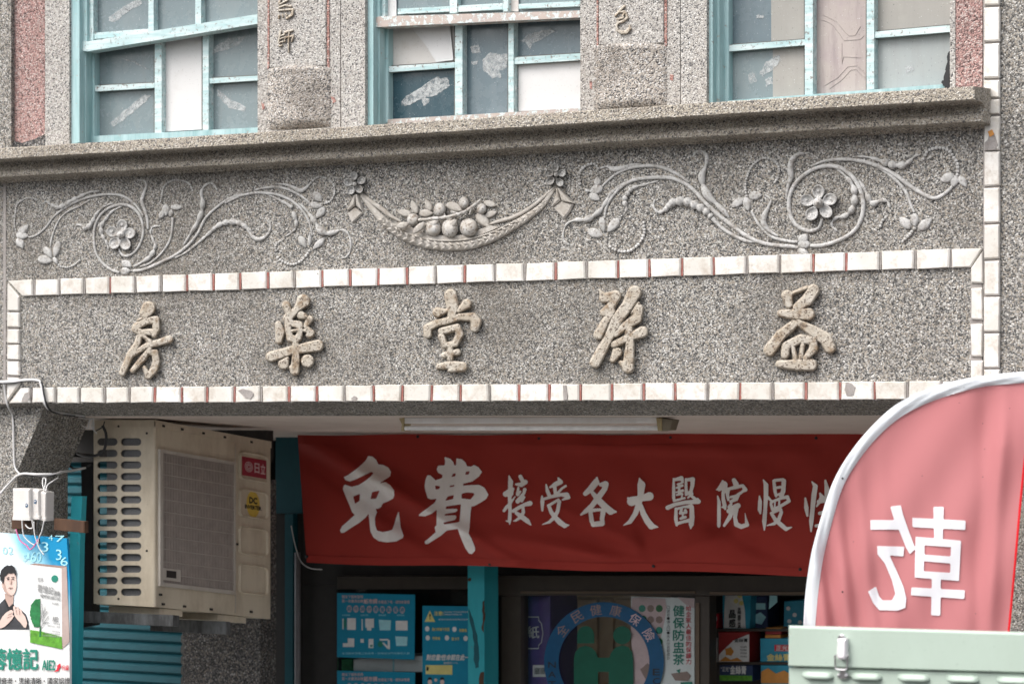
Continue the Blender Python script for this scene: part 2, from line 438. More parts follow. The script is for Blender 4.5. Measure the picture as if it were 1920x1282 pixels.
def board(name, a, b, st, amt=.5):
    n = NT(name)
    c = n.mix(n.noise(6, 3, .6), a, b)
    c = n.mix(n.math('MULTIPLY', n.ramp(n.noise(13, 6, .7), [(.55, 0), (.75, 1)]), amt), c, st)
    c = n.mix(n.math('MULTIPLY', n.ramp(n.noise(150, 3, .6), [(.64, 0), (.7, 1)]), .5), c, (.3, .28, .27))
    return n.done(c, .7, .3)
M['board'] = board('white_board', (.56, .555, .545), (.64, .63, .625), (.5, .48, .46))
M['paper'] = board('old_paper', (.50, .47, .44), (.60, .58, .555), (.45, .40, .35), .7)
def tapeM():
    n = NT('tape_residue')
    c = n.mix(n.noise(40, 5, .7), (.42, .45, .46), (.66, .67, .66)); n.done(c, .6, .3)
    tr = n.n('ShaderNodeBsdfTransparent'); mx = n.n('ShaderNodeMixShader')
    n.l(n.ramp(n.noise(55, 6, .8), [(.40, .10), (.62, .80)]), mx.inputs[0]); n.l(tr.outputs[0], mx.inputs[1]); n.l(n.b.outputs[0], mx.inputs[2]); n.l(mx.outputs[0], n.o.inputs[0])
    return n.m
M['tape'] = tapeM()
def plain(name, col, rough=.5, spec=.4, var=.12, sc=20, metal=0, bump=0):
    n = NT(name)
    c = n.mix(n.ramp(n.noise(sc, 5, .65), [(.3, 0), (.7, 1)]), tuple(x*(1-var) for x in col), tuple(min(1, x*(1+var)) for x in col))
    if bump: n.bump(n.noise(sc*4, 4, .6), bump, .6)
    return n.done(c, rough, spec, metal)
def dirty(name, col, dirt, amt=.5, rough=.4, sc=8, speck=.4, metal=0):
    n = NT(name)
    c = n.mix(n.math('MULTIPLY', n.ramp(n.noise(1, 6, .65, n.mapped((sc*1.6, sc*1.6, sc*.6))), [(.42, 0), (.75, 1)]), amt), col, dirt)
    c = n.mix(n.math('MULTIPLY', n.ramp(n.noise(130, 3, .6), [(.66, 0), (.72, 1)]), speck), c, tuple(x*.3 for x in dirt))
    return n.done(c, rough, .4, metal)
M['ac'] = dirty('cream_enamel', (.60, .525, .41), (.33, .26, .18), .65, .38, 6, .35)
M['ac_frame'] = dirty('grille_plastic', (.50, .46, .41), (.3, .25, .2), .6, .5, 7, .3)
M['ac_bar'] = plain('grille_bar', (.42, .36, .32), .5)
M['ac_dark'] = plain('grille_depth', (.03, .025, .023), .7)
M['coil'] = plain('coil_fins', (.17, .17, .175), .5, .4, .3, 260, .3)
M['black'] = plain('black_paint', (.016, .016, .017), .5)
M['iron'] = dirty('weathered_iron', (.05, .05, .05), (.22, .23, .235), .7, .6, 14, .4)
M['rust'] = dirty('rusty_steel', (.06, .03, .018), (.12, .06, .03), .7, .8, 12, .4)
M['white_plastic'] = dirty('white_plastic', (.66, .63, .60), (.48, .43, .38), .4, .4, 9, .3)
M['cable'] = plain('pale_cable', (.58, .57, .56), .5)
M['cable_dark'] = plain('dark_cable', (.03, .03, .032), .5)
M['cable_pink'] = plain('pink_wire', (.62, .12, .30), .5)
M['ceiling'] = dirty('ceiling_plaster', (.66, .57, .51), (.50, .42, .36), .5, .8, 3, .2)
M['lamp'] = dirty('lamp_enamel', (.84, .83, .81), (.5, .46, .4), .4, .35, 6, .3)
M['lamp_tube'] = plain('glass_tube', (.88, .88, .87), .15)
M['lamp_end'] = dirty('aged_lamp_end', (.42, .35, .20), (.28, .21, .10), .6, .6, 20, .4)
M['lamp_end2'] = plain('lamp_bracket', (.2, .17, .12), .6)
def cloth(name, c1, c2, tr=None, sc=400):
    n = NT(name)
    c = n.mix(n.noise(3, 4, .6), c1, c2)
    n.bump(n.noise(sc, 2, .5), .0006, .4)
    n.done(c, .75, .2)
    if tr:
        t = n.n('ShaderNodeBsdfTranslucent'); n.l(c, t.inputs[0]); mx = n.n('ShaderNodeMixShader'); mx.inputs[0].default_value = tr
        n.l(n.b.outputs[0], mx.inputs[1]); n.l(t.outputs[0], mx.inputs[2]); n.l(mx.outputs[0], n.o.inputs[0])
    return n.m
M['banner'] = cloth('red_banner_cloth', (.31, .031, .024), (.37, .043, .032))
M['banner_ink'] = dirty('banner_white_print', (.94, .91, .89), (.55, .48, .45), .35, .8, 5, .2)
M['flag'] = cloth('pink_red_flag_cloth', (.565, .205, .215), (.61, .24, .25), .35)
M['flag_red'] = cloth('red_flag_hem', (.70, .012, .02), (.72, .02, .03), .2)
M['flag_white'] = cloth('white_sleeve_cloth', (.70, .725, .76), (.76, .78, .81), .25)
M['flag_ink'] = cloth('white_flag_print', (.74, .755, .79), (.79, .80, .83), .2)
M['green'] = dirty('pale_green_enamel', (.405, .485, .418), (.33, .39, .33), .5, .35, 4, .25)
M['chrome'] = plain('steel_latch', (.62, .60, .60), .25, .5, .1, 30, 1)
M['latch_white'] = plain('pale_latch', (.74, .70, .72), .3)
M['poster_blue'] = plain('poster_blue', (.012, .24, .38), .35, .4, .06)
M['poster_white'] = plain('poster_white', (.74, .74, .73), .4, .4, .03)
M['print_pale'] = plain('print_pale_blue', (.35, .66, .72), .5)
M['print_yellow'] = plain('print_yellow', (.68, .60, .22), .5)
M['print_white'] = plain('print_white', (.68, .68, .665), .5)
M['print_green'] = plain('print_green', (.02, .21, .15), .5)
M['print_leaf'] = plain('print_leaf_green', (.02, .16, .05), .5, .4, .4, 60)
M['print_grass'] = plain('print_grass_green', (.10, .30, .03), .5, .4, .4, 60)
M['print_red'] = plain('print_red', (.60, .02, .04), .5)
M['print_black'] = plain('print_black', (.02, .02, .022), .5)
M['print_grey'] = plain('print_grey', (.28, .28, .28), .5)
M['print_skin'] = plain('print_skin', (.66, .50, .44), .5, .3, .08)
M['print_pink'] = plain('print_pink', (.64, .47, .47), .5, .3, .1)
M['print_brown'] = plain('print_brown', (.30, .20, .17), .5)
M['print_orange'] = plain('print_orange', (.58, .25, .05), .5)
M['ac_red'] = plain('badge_red', (.30, .025, .045), .35)
M['ac_yellow'] = plain('badge_yellow', (.60, .42, .07), .35)
M['ring_blue'] = plain('emblem_blue', (.003, .075, .18), .5)
M['emblem_green'] = plain('emblem_green', (.003, .09, .055), .4)
M['purple'] = plain('purple_wrap', (.085, .055, .20), .3, .5, .25, 9)
M['carton'] = plain('carton_blue', (.03, .27, .40), .4)
M['carton_red'] = plain('carton_red', (.30, .03, .03), .4)
M['carton_navy'] = plain('carton_navy', (.03, .05, .12), .4)
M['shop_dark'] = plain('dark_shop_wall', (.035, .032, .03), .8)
M['shop_wood'] = plain('shop_wood', (.30, .21, .13), .6, .4, .3, 7)
M['door_frame'] = plain('bronze_door_frame', (.045, .036, .028), .45)  # lighter copy of the frame bronze, painted as its lit edge
M['door_frame_lit'] = plain('bronze_frame_lit', (.10, .07, .045), .45)
def clear(name, tint=(.85, .9, .92)):
    n = NT(name)
    g = n.n('ShaderNodeBsdfGlossy'); g.inputs['Roughness'].default_value = .04
    t = n.n('ShaderNodeBsdfTransparent'); t.inputs[0].default_value = (*tint, 1)
    mx = n.n('ShaderNodeMixShader'); fr = n.n('ShaderNodeFresnel'); fr.inputs[0].default_value = 1.45
    n.l(fr.outputs[0], mx.inputs[0]); n.l(t.outputs[0], mx.inputs[1]); n.l(g.outputs[0], mx.inputs[2]); n.l(mx.outputs[0], n.o.inputs[0]); return n.m
M['clear'] = clear('shop_glass', (.95, .97, .97))
M['asphalt'] = plain('asphalt', (.06, .06, .062), .9, .3, .2, 3, 0, .004)
M['paving'] = plain('paving_stone', (.30, .29, .275), .85, .3, .15, 2.5)
M['pipe'] = plain('grey_pipe', (.20, .19, .20), .5)
def posterM():
    """printed sky of the advert: blue in its upper right, fading to white paper"""
    n = NT('advert_print')
    sx = n.n('ShaderNodeSeparateXYZ'); n.l(n.pos, sx.inputs[0])
    a = at(0, 1005, -.12); b = at(130, 1120, -.12)
    fx = n.math('DIVIDE', n.math('SUBTRACT', sx.outputs[0], a.x), b.x-a.x)
    fz = n.math('DIVIDE', n.math('SUBTRACT', a.z, sx.outputs[2]), a.z-b.z)
    v = n.math('SUBTRACT', n.math('MULTIPLY', fx, 1.15), n.math('MULTIPLY', fz, .75))
    v = n.math('ADD', v, n.math('MULTIPLY', n.math('SUBTRACT', n.noise(9, 3, .5), .5), .5))
    return n.done(n.ramp(v, [(-.1 if False else 0.0, (.72, .77, .79)), (.25, (.30, .60, .72)), (.62, (.008, .24, .46))]), .35, .4)
M['advert'] = posterM()
M['pack_side'] = plain('pack_side_print', (.40, .31, .28), .5)
M['print_skin_shade'] = plain('print_skin_tone', (.46, .32, .27), .5, .3, .08)
M['print_shirt'] = plain('print_shirt', (.05, .05, .055), .5, .3, .25, 60)
M['bar_outline'] = dirty('dark_bar_outline', (.10, .10, .095), (.22, .2, .18), .6, .8, 20, .4)
# ------------------------------------------------------------------ ground
def z960(y, Y=0.0): return at(960, y, Y).z
def xprof(mb, prof, X0, X1):
    """closed (y, z) outline swept along x"""
    n = len(prof); mb.add([(X0, y, z) for y, z in prof]+[(X1, y, z) for y, z in prof],
        [tuple(range(n)), tuple(range(2*n-1, n-1, -1))]+[(i, (i+1) % n, n+(i+1) % n, n+i) for i in range(n)])
def yfor(px, X):
    u = (px-HX)/F; t = (X-CX)/(-SN+u*CS); return CY+t*(CS+u*SN)
XL, XR = -3.2, 3.4
m = MB(); box(m, -60, -60, -.3, 60, -1.35, 0); tag(m.build('road', M['asphalt']), kind='structure')
m = MB(); box(m, -60, -1.345, -.3, 60, 12, .13); tag(m.build('pavement', M['paving']), kind='structure')

# ------------------------------------------------------------------ the shop building
B = thing('shop_building', 'old pebbledash shophouse front with carved garland frieze, white tile borders and teal windows', 'building', (0, 0, .13))
zT, zB = z960(285), z960(753)
XW = at(1858, 600).x
m = MB(); xprof(m, [(0, zT), (0, zB), (.10, zB+(z960(779, .22)-zB)*.42), (.22, z960(779, .22)), (.22, zT)], XL, XW-.002)
m.build('sign_wall', M['wall'], B)
# seam at the far left edge
m = MB(); bprism(m, [(6, 340), (11, 340), (11, 757), (6, 757)], -.002, .004, .001); m.build('wall_seam', M['grout'], B)
# right pillar
m = MB(); box(m, XW+.001, .004, .13, XW+.75, .5, 5.7); m.build('pillar', M['wall'], B)
# cornice / window sill, a moulded profile
zs = lambda y, Y: at(960, y, Y).z
prof = [(.02, zs(217, -.12)+.004), (-.158, zs(217, -.16)), (-.16, zs(219, -.16)), (-.16, zs(239, -.16)), (-.154, zs(241, -.154)),
        (-.125, zs(242.5, -.125)), (-.092, zs(245, -.092)), (-.072, zs(250, -.072)), (-.066, zs(256, -.066)), (-.072, zs(262, -.072)), (-.084, zs(266, -.084)),
        (-.088, zs(270, -.088)), (-.088, zs(277, -.088)), (-.082, zs(279, -.082)), (-.045, zs(281, -.045)), (-.015, zs(285, -.015)), (-.003, zs(291, 0)), (.02, zs(291, 0))]
m = MB(); xprof(m, prof, XL, at(1841.5, 200, -.09).x)
# break the long edge a little: subdivide along x with small chips
def chip(mb, X0, X1, n, amp):
    p = len(prof); vs = []; fs = []
    for i in range(n+1):
        x = X0+(X1-X0)*i/n
        dz = amp*math.sin(x*2.1)+random.uniform(-1, 1)*amp*.5
        for k, (y, z) in enumerate(prof):
            vs.append((x, y+(random.uniform(-1, 1)*amp*.7 if 0 < k < p-2 else 0), z+dz))
    for i in range(n):
        for k in range(p): fs.append((i*p+k, i*p+(k+1) % p, (i+1)*p+(k+1) % p, (i+1)*p+k))
    fs += [tuple(range(p)), tuple(n*p+k for k in range(p-1, -1, -1))]
    mb.add(vs, fs)
m = MB(); chip(m, XL, at(1841.5, 200, -.09).x, 90, .0014); m.build('cornice', M['tan'], B)
# upper wall piers
def upier(x0, x1, name='wall_pier', mat='upper', Y=0.0, dep=.25):
    m = MB(); prism(m, [(x0, yt(x0)), (x1, yt(x1)), (x1, 330 if x0 < 400 else 290 if x0 < 900 else 262 if x0 < 1300 else 215), (x0, 330 if x0 < 400 else 290 if x0 < 900 else 262 if x0 < 1300 else 215)], Y, dep); return m.build(name, M[mat], B)
upier(-160, 21, mat='wall'); upier(21.5, 84, 'pink_pier', 'pink', .02); upier(84.5, 130); upier(483, 638); upier(639.5, 684.5, Y=-.006); upier(1088, 1275); upier(1276.5, 1325, Y=-.006)
upier(1781, 1791); upier(1791.5, 1842, 'pink_pier', 'pink', .003)
# broken bottom edge of the left pink pier
m = MB(); prism(m, [(12, 262), (40, 268), (62, 262), (84, 252), (84, 290), (12, 296)], .012, .05); m.build('broken_render', M['dark'], B)
# unseen box added behind the upper openings to stop light leaks
m = MB(); box(m, XL, .26, zT, XW, .34, 4.6); m.build('light_leak_block', M['shop_dark'], B)
m = MB(); box(m, XL, -.03, 4.54, XW-.003, .45, 5.7); m.build('upper_wall', M['upper'], B)
# fluted capitals and plaques on the two pilasters
def pilaster(px0, px1, ytop, ybot, pl0, pl1, chars):
    m = MB(); nu, nv = 24, 26; vs = []; fs = []
    for j in range(nv+1):
        v = j/nv
        P = np.interp(v, [0, .02, .07, .14, .45, .72, .86, .95, 1.0], [0, .026, .040, .034, .036, .042, .046, .028, 0])
        for i in range(nu+1):
            u = i/nu
            Bu = .85*math.sin(math.pi*u)**.55*(1-.16*abs(2*u-.94))
            arch = 5*(1-(2*u-1)**2)
            vs.append(at(px0+(px1-px0)*u, (ytop-arch*(1-v))+(ybot-ytop)*v-(px1-px0)*u*.052*(.3+.7*v), .003-P*Bu-random.uniform(0, .0012)))
    for j in range(nv):
        for i in range(nu): fs.append((j*(nu+1)+i, j*(nu+1)+i+1, (j+1)*(nu+1)+i+1, (j+1)*(nu+1)+i))
    m.add(vs, fs); m.build('capital', M['tan'] if False else M['upper2'], B, True)
    m = MB(); bprism(m, [(pl0, yt(pl0)), (pl1, yt(pl1)), (pl1, ytop-2), (pl0, ytop+2)], -.010, .012, .004); m.build('plaque', M['upper'], B)
    for xa, wd in ((pl0-3.5, 3), (pl1+1, 5)):
        m = MB(); bprism(m, [(xa, yt(xa)), (xa+wd, yt(xa+wd)), (xa+wd, ytop+2), (xa, ytop+4)], -.004, .006, .001); m.build('red_edging', M['red_line'], B)
    for T, st in chars: relief('plaque_character', T, st, M['letter'], B, .012, 10, 2.5, -.0095)
M['upper2'] = pebble('pebbledash_capital', [(0, DK), (.09, SL), (.2, GR), (.34, (.41, .36, .31)), (.6, (.48, .44, .395)), (.87, WT)], 205, (.42, .38, .34), (.09, .075, .06), .55, 4.0)
T1 = crop(480, 0, 4.93); T2 = crop(1060, 0, 4.93)
wei = [[(220, 40, 11), (260, 20, 10), (300, 0, 9)], [(215, 70, 9), (270, 50, 12), (320, 60, 13)], [(230, -10, 9), (215, 30, 11)], [(210, 100, 9), (290, 92, 12), (340, 90, 14), (335, 140, 14), (285, 172, 13)], [(212, 150, 11), (212, 170, 9)], [(245, 140, 9), (250, 160, 8)], [(275, 130, 9), (285, 145, 8)]]
shi = [[(228, 290, 12), (218, 340, 11), (210, 385, 9)], [(225, 335, 9), (262, 322, 10)], [(215, 365, 9), (255, 350, 9)], [(214, 400, 10), (252, 385, 10)], [(216, 428, 9), (240, 420, 8)], [(268, 302, 11), (335, 282, 13)], [(268, 350, 9), (342, 336, 13), (330, 385, 9)], [(306, 300, 10), (300, 400, 10), (302, 485, 7)], [(270, 340, 9), (268, 390, 8)]]
se = [[(545, 60, 13), (505, 100, 12), (462, 150, 10)], [(500, 112, 11), (548, 112, 15), (530, 150, 12)], [(482, 182, 12), (535, 165, 14)], [(560, 120, 11), (572, 165, 14), (540, 195, 15), (490, 212, 13), (472, 240, 10), (482, 280, 14), (520, 304, 18), (565, 300, 18), (598, 268, 15), (594, 240, 9)], [(486, 180, 10), (490, 205, 10)]]
pilaster(500, 622, 126, 246, 505, 611, [(T1, wei), (T1, shi)])
pilaster(1112, 1252, 84, 210, 1122, 1244, [(T2, se)])
for q in ([(490, 192), (495, 196), (496, 205), (492, 206)], [(620, 181), (627, 183), (630, 190), (624, 194)], [(1105, 152), (1110, 153), (1110, 168), (1106, 166)], [(1256, 140), (1263, 141), (1261, 152), (1256, 150)]):
    m = MB(); prism(m, q, -.0015, .004); m.build('pink_patch', M['red_line'], B)

# ------------------------------------------------------------------ glazed tile borders
TG = [15, 63, 110, 157, 205, 252, 301, 349, 399, 449, 501, 551, 603, 655.5, 708.5, 762, 815.5, 870, 927, 983, 1041, 1099, 1157.5, 1216.5, 1277.6, 1337, 1399.8, 1461, 1524, 1586, 1650, 1715.6, 1782, 1840]
TBG = [14, 57, 103, 148, 195, 241.6, 289, 339, 387, 438.5, 489, 541, 593, 645, 699, 753, 808, 862, 917, 972, 1029, 1087, 1146, 1206, 1265, 1326, 1387, 1448, 1510.6, 1574, 1638.6, 1700.6, 1765, 1839]
lt = lambda x: 526.3-.0333*x-.0; lb = lambda x: 788-(788-lt(x))*(.886 if False else 1)+ (30.2+ x*.0029)
bt = lambda x: 788-(788-720.3)*(x+7930)/8890; bb = lambda x: 788-(788-751.5)*(x+7930)/8890
tl = MB()
def one_tile(q): bprism(tl, [(x+random.uniform(-.9, .9), y+random.uniform(-.9, .9)) for x, y in q], -.012-random.uniform(0, .0015), .014, .0045)
def grout(q, red):
    tl.cur = 2 if red else 1; prism(tl, q, -.004 if not red else -.0045, .006); tl.cur = 0
redset = {205, 349, 399, 449, 501, 603, 655.5, 708.5, 762, 870, 1041, 1157.5, 1216.5, 1277.6, 1337, 1524, 1586}
redB = {289, 339, 387, 438.5, 541, 593, 699, 753, 808, 862, 972, 1029, 1087, 1146, 1206, 1265, 1387, 1510.6, 1574, 1638.6}
for i in range(len(TG)-1):
    a, b = TG[i]+(2.8 if i else -3), TG[i+1]-(2.8 if i < len(TG)-2 else -2)
    q = [(a, lt(a)), (b, lt(b)), (b, lb(b)), (a, lb(a))]
    if i == 0: q = [(14, lt(14)), (b, lt(b)), (b, lb(b)), (41, lb(41))]
    if i == len(TG)-2: q = [(a, lt(a)), (1841, lt(1841)), (1819, lb(1819)), (a, lb(a))]
    one_tile(q)
for x in TG[1:-1]: grout([(x-2.6, lt(x)+1), (x+2.6, lt(x)+1), (x+2.6, lb(x)-.5), (x-2.6, lb(x)-.5)], x in redset)
for i in range(len(TBG)-1):
    a, b = TBG[i]+2.8, TBG[i+1]-2.8
    q = [(a, bt(a)), (b, bt(b)), (b, bb(b)), (a, bb(a))]
    if i == 0: q = [(38, bt(38)), (b, bt(b)), (b, bb(b)), (16, bb(16))]
    if i == len(TBG)-2: q = [(a, bt(a)), (1819, bt(1819)), (1841, bb(1841)), (a, bb(a))]
    one_tile(q)
for x in TBG[1:-1]: grout([(x-2.6, bt(x)+1), (x+2.6, bt(x)+1), (x+2.6, bb(x)-.5), (x-2.6, bb(x)-.5)], x in redB)
ys = [557, 586, 617, 647, 678, 707]
one_tile([(13, 530), (35, 557), (35, 583), (13, 583)])
for a, b in zip(ys[1:-1], ys[2:]): one_tile([(13, a), (35, a), (35, b-4), (13, b-4)])
one_tile([(13, 708), (35, 708), (35, 722), (13, 752)])
tl.cur = 1
prism(tl, [(13, 540), (35, 562), (35, 722), (13, 745)], -.003, .005)
tl.cur = 0
ys = [540, 607.5, 676, 742]
one_tile([(1820, 503), (1841, 470), (1841, 531), (1820, 531)])
for a, b in zip(ys[:-1], ys[1:]): one_tile([(1820, a), (1841, a), (1841, b-8), (1820, b-8)])
tl.cur = 1; prism(tl, [(1820, 506), (1841, 490), (1841, 742), (1820, 720)], -.003, .005)
tl.build('tile_border', [M['tile'], M['grout'], M['grout_red']], B)
tl = MB()
ys = [-264, -196, -128, -60, 12, 80, 148, 185, 216, 283, 350, 419, 487, 555, 624, 691, 760, 830]
for a, b in zip(ys[:-1], ys[1:]): one_tile([(1844.5, a+2.5), (1873, a+1.5), (1873, b-2.5), (1844.5, b-1.5)])
tl.cur = 1; prism(tl, rect(1843.5, -264, 1874, 840), -.003, .005)
tl.build('tile_strip', [M['tile'], M['grout']], B)
m = MB()
prism(m, [(1846, 268), (1852, 262), (1856, 246), (1864, 250), (1868, 262), (1871, 272), (1866, 281), (1846, 282)], -.0145, .002)
m.build('chipped_patch', M['grout'], B)
for q in ([(446, 731), (456, 729), (472, 733), (476, 740), (470, 748), (460, 746), (452, 738)], [(659, 752), (659, 746), (664, 742), (670, 746), (668, 752)], [(40, 752), (46, 738), (54, 733), (56, 745), (50, 754)], [(1586, 716), (1596, 718), (1604, 726), (1600, 740), (1588, 742), (1584, 730)], [(1055, 722), (1062, 722), (1064, 748), (1056, 750)]):
    m = MB(); prism(m, jag(q, 3, .8), -.0152, .002); m.build('chipped_patch', M['grout'], B)
m = MB(); prism(m, [(1852, 247), (1860, 243), (1864, 252), (1856, 257)], -.0165, .002); m.build('rust_patch', M['print_orange'], B)

# ------------------------------------------------------------------ carved characters
TF = crop(180, 540, 4.174); TGc = crop(740, 520, 3.692); TH_ = crop(1380, 520, 3.692)
chars = [
 (TF, [[(412, 158, 54), (388, 196, 46)], [(330, 250, 10), (380, 232, 12)], [(312, 305, 28), (400, 255, 30), (468, 250, 32), (472, 320, 30), (452, 365, 24)], [(310, 320, 32), (350, 348, 26), (430, 345, 28)], [(350, 355, 24), (322, 440, 26), (270, 520, 28), (208, 662, 26)], [(280, 520, 24), (400, 450, 24), (480, 430, 28), (575, 402, 30)], [(345, 352, 18), (395, 395, 16), (430, 430, 24)], [(420, 475, 20), (360, 560, 26), (285, 645, 20)], [(415, 500, 22), (462, 508, 30), (474, 570, 30), (455, 640, 30), (410, 690, 24), (378, 620, 14)]]),
 (TF, [[(1488, 135, 32), (1505, 185, 26), (1520, 215, 30)], [(1622, 105, 54), (1575, 165, 26), (1500, 235, 36)], [(1605, 212, 34), (1640, 222, 22)], [(1428, 285, 26), (1442, 345, 38), (1432, 412, 26)], [(1508, 250, 34), (1505, 330, 26), (1520, 390, 32), (1560, 405, 32)], [(1530, 275, 28), (1590, 290, 32), (1600, 340, 22), (1580, 395, 30)], [(1510, 335, 14), (1590, 332, 14)], [(1672, 245, 30), (1640, 300, 18), (1680, 352, 32), (1668, 365, 26)], [(1620, 330, 12), (1660, 340, 16)], [(1370, 538, 40), (1540, 486, 36), (1735, 450, 46)], [(1562, 440, 28), (1565, 560, 34), (1556, 648, 36), (1525, 620, 18)], [(1470, 592, 46), (1498, 550, 16)], [(1655, 570, 52)]]),
 (TGc, [[(388, 125, 44), (402, 200, 42), (396, 270, 30)], [(300, 242, 36), (352, 234, 16)], [(500, 185, 34), (440, 232, 18)], [(230, 395, 28), (228, 350, 28), (290, 318, 26), (350, 305, 26), (450, 274, 26), (540, 276, 32), (565, 310, 38), (555, 350, 30)], [(328, 372, 28), (432, 345, 26), (452, 395, 28), (420, 460, 24), (350, 472, 20), (325, 410, 26)], [(385, 475, 22), (385, 560, 24)], [(342, 538, 20), (435, 516, 24)], [(308, 618, 20), (390, 605, 30), (470, 618, 34), (380, 642, 16)]]),
 (TGc, [[(1420, 88, 7), (1445, 130, 26)], [(1450, 145, 34), (1530, 128, 38), (1500, 195, 32), (1450, 245, 28)], [(1500, 235, 30), (1455, 315, 28), (1412, 398, 34)], [(1662, 105, 48), (1610, 200, 42), (1540, 290, 42), (1480, 420, 34), (1388, 590, 38)], [(1690, 218, 34), (1675, 285, 38), (1590, 340, 30), (1530, 395, 22)], [(1688, 180, 12), (1640, 250, 10)], [(1520, 465, 26), (1600, 425, 26), (1715, 378, 40)], [(1620, 352, 30), (1630, 480, 32), (1615, 622, 42), (1565, 590, 16)], [(1540, 520, 36), (1510, 572, 20)]]),
 (TH_, [[(355, 128, 40), (368, 190, 26)], [(388, 112, 13), (490, 72, 15)], [(535, 92, 44), (490, 160, 42), (420, 212, 32)], [(308, 250, 24), (400, 255, 38), (502, 255, 44)], [(402, 322, 30), (310, 402, 38), (232, 505, 42)], [(432, 312, 24), (530, 370, 40), (622, 428, 46), (650, 485, 42)], [(340, 535, 30), (345, 475, 32), (450, 425, 32), (530, 440, 32), (540, 490, 32), (480, 560, 22)], [(392, 470, 17), (412, 560, 18)], [(465, 440, 18), (450, 560, 18)], [(300, 600, 26), (420, 605, 40), (520, 605, 42)]]),
]
for T, st in chars: relief('carved_character', T, [[(x, y, r+2.5) for x, y, r in q] for q in st], M['letter'], B, .027, 15, 4, 0, .0012)

# ------------------------------------------------------------------ frieze relief
TA = crop(0, 300, 4); TB = crop(400, 300, 5.34); TC = crop(620, 290, 4); TD = crop(1040, 260, 4.364); TE = crop(1420, 250, 4.364)
def to(T, T2, pts):   # convert crop T2 points to crop T coordinates
    s1 = T(1, 0)[0]-T(0, 0)[0]; s2 = T2(1, 0)[0]-T2(0, 0)[0]; o = T(0, 0)
    return [((T2(x, y)[0]-o[0])/s1, (T2(x, y)[1]-o[1])/s1, r*s2/s1) for x, y, r in pts]
RM = M['relief']
def R_(pts, *rs):
    if len(rs) == 1: rs = rs*len(pts)
    rr = np.interp(np.linspace(0, 1, len(pts)), np.linspace(0, 1, len(rs)), rs)
    return [(x, y, r) for (x, y), r in zip(pts, rr)]
def bead_part(par, T, pts, r):
    mm = MB(); beads(mm, T, pts, r); mm.build('bead_string', RM, par, True)
# left scroll
m = MB()
stem(m, TA, R_([(215, 580), (270, 565), (340, 510), (400, 430), (470, 370), (580, 310), (700, 272), (820, 258), (920, 270), (1000, 320), (1050, 380), (1075, 420)], 8, 11, 12, 11), wob=.06)
stem(m, TA, R_([(895, 845), (820, 815), (755, 755), (715, 680), (705, 580), (715, 490), (750, 420), (810, 365), (890, 335), (970, 345), (1030, 390), (1065, 460), (1075, 540), (1055, 620), (1015, 685), (960, 720), (915, 710), (892, 665)], 13, 13, 12, 14, 13, 12, 9), wob=.06)
stem(m, TA, R_([(1000, 832), (1080, 820), (1200, 770), (1320, 710), (1420, 630), (1490, 540), (1540, 440), (1620, 360), (1720, 290), (1820, 258)], 13, 14, 13, 11)+to(TA, TB, R_([(120, 430), (220, 375), (330, 345), (450, 328), (550, 335), (650, 350), (760, 395), (850, 460), (910, 530), (955, 610), (980, 700), (992, 760)], 14, 16, 17, 15, 10)), wob=.06)
stem(m, TA, R_([(675, 300), (600, 345), (520, 380), (450, 440), (410, 520), (385, 600), (380, 650)], 9), wob=.08)
stem(m, TA, R_([(745, 235), (680, 240), (610, 270), (540, 305), (480, 340), (430, 355), (385, 335), (350, 312), (315, 332)], 6, 10, 16, 20, 22, 20, 14, 8, 6), lobes=1.3)
stem(m, TA, R_([(850, 325), (780, 350), (720, 410), (690, 470), (645, 512), (610, 490), (575, 490), (555, 530)], 8, 10, 14, 20, 22, 12, 8, 6), lobes=1.3)
stem(m, TA, R_([(920, 345), (850, 380), (795, 440), (760, 500), (770, 570), (800, 620), (815, 670)], 8, 10, 15, 20, 17, 12, 8), lobes=1.3)
stem(m, TA, R_([(1110, 520), (1105, 440), (1085, 370), (1065, 310), (1080, 250), (1100, 190), (1080, 155), (1030, 150)], 10, 14, 16, 18, 15, 11, 9, 6), wob=.1)
stem(m, TA, R_([(1000, 800), (1060, 770), (1120, 730), (1150, 690), (1165, 640), (1145, 590), (1130, 540), (1150, 500), (1205, 497)], 8, 12, 19, 20, 13, 10, 8, 8, 8), lobes=.9)
stem(m, TA, R_([(1050, 800), (1130, 770), (1210, 700), (1265, 620), (1290, 540), (1296, 430)], 9, 11, 12), wob=.06)
stem(m, TA, R_([(1375, 640), (1420, 570), (1470, 490), (1510, 400), (1520, 320), (1510, 240), (1540, 190), (1590, 175), (1630, 225)], 8, 13, 20, 22, 22, 13, 9, 8, 11), lobes=.9)
stem(m, TA, R_([(1310, 735), (1400, 690), (1500, 610), (1580, 540), (1640, 490), (1720, 465), (1800, 475), (1860, 520), (1905, 560)], 7, 9, 12, 15, 20, 23, 23, 18, 13), lobes=1.6)
stem(m, TB, R_([(350, 690), (390, 760), (450, 795), (520, 770), (565, 710), (570, 640), (530, 602)], 22, 24, 24, 20, 15, 12, 9), wob=.05)
stem(m, TB, R_([(420, 300), (520, 280), (640, 270), (760, 300), (860, 350), (930, 400), (985, 450)], 11, 15, 16, 13, 10))
stem(m, TB, R_([(650, 240), (720, 245), (800, 275), (870, 308), (930, 280), (975, 230)], 6, 12, 20, 28, 20, 8))
stem(m, TB, R_([(545, 345), (640, 390), (720, 430), (790, 480)], 8, 13, 16, 22))
stem(m, TB, R_([(795, 520), (830, 600), (825, 680), (780, 730), (710, 770)], 24, 24, 16, 10, 6), lobes=1)
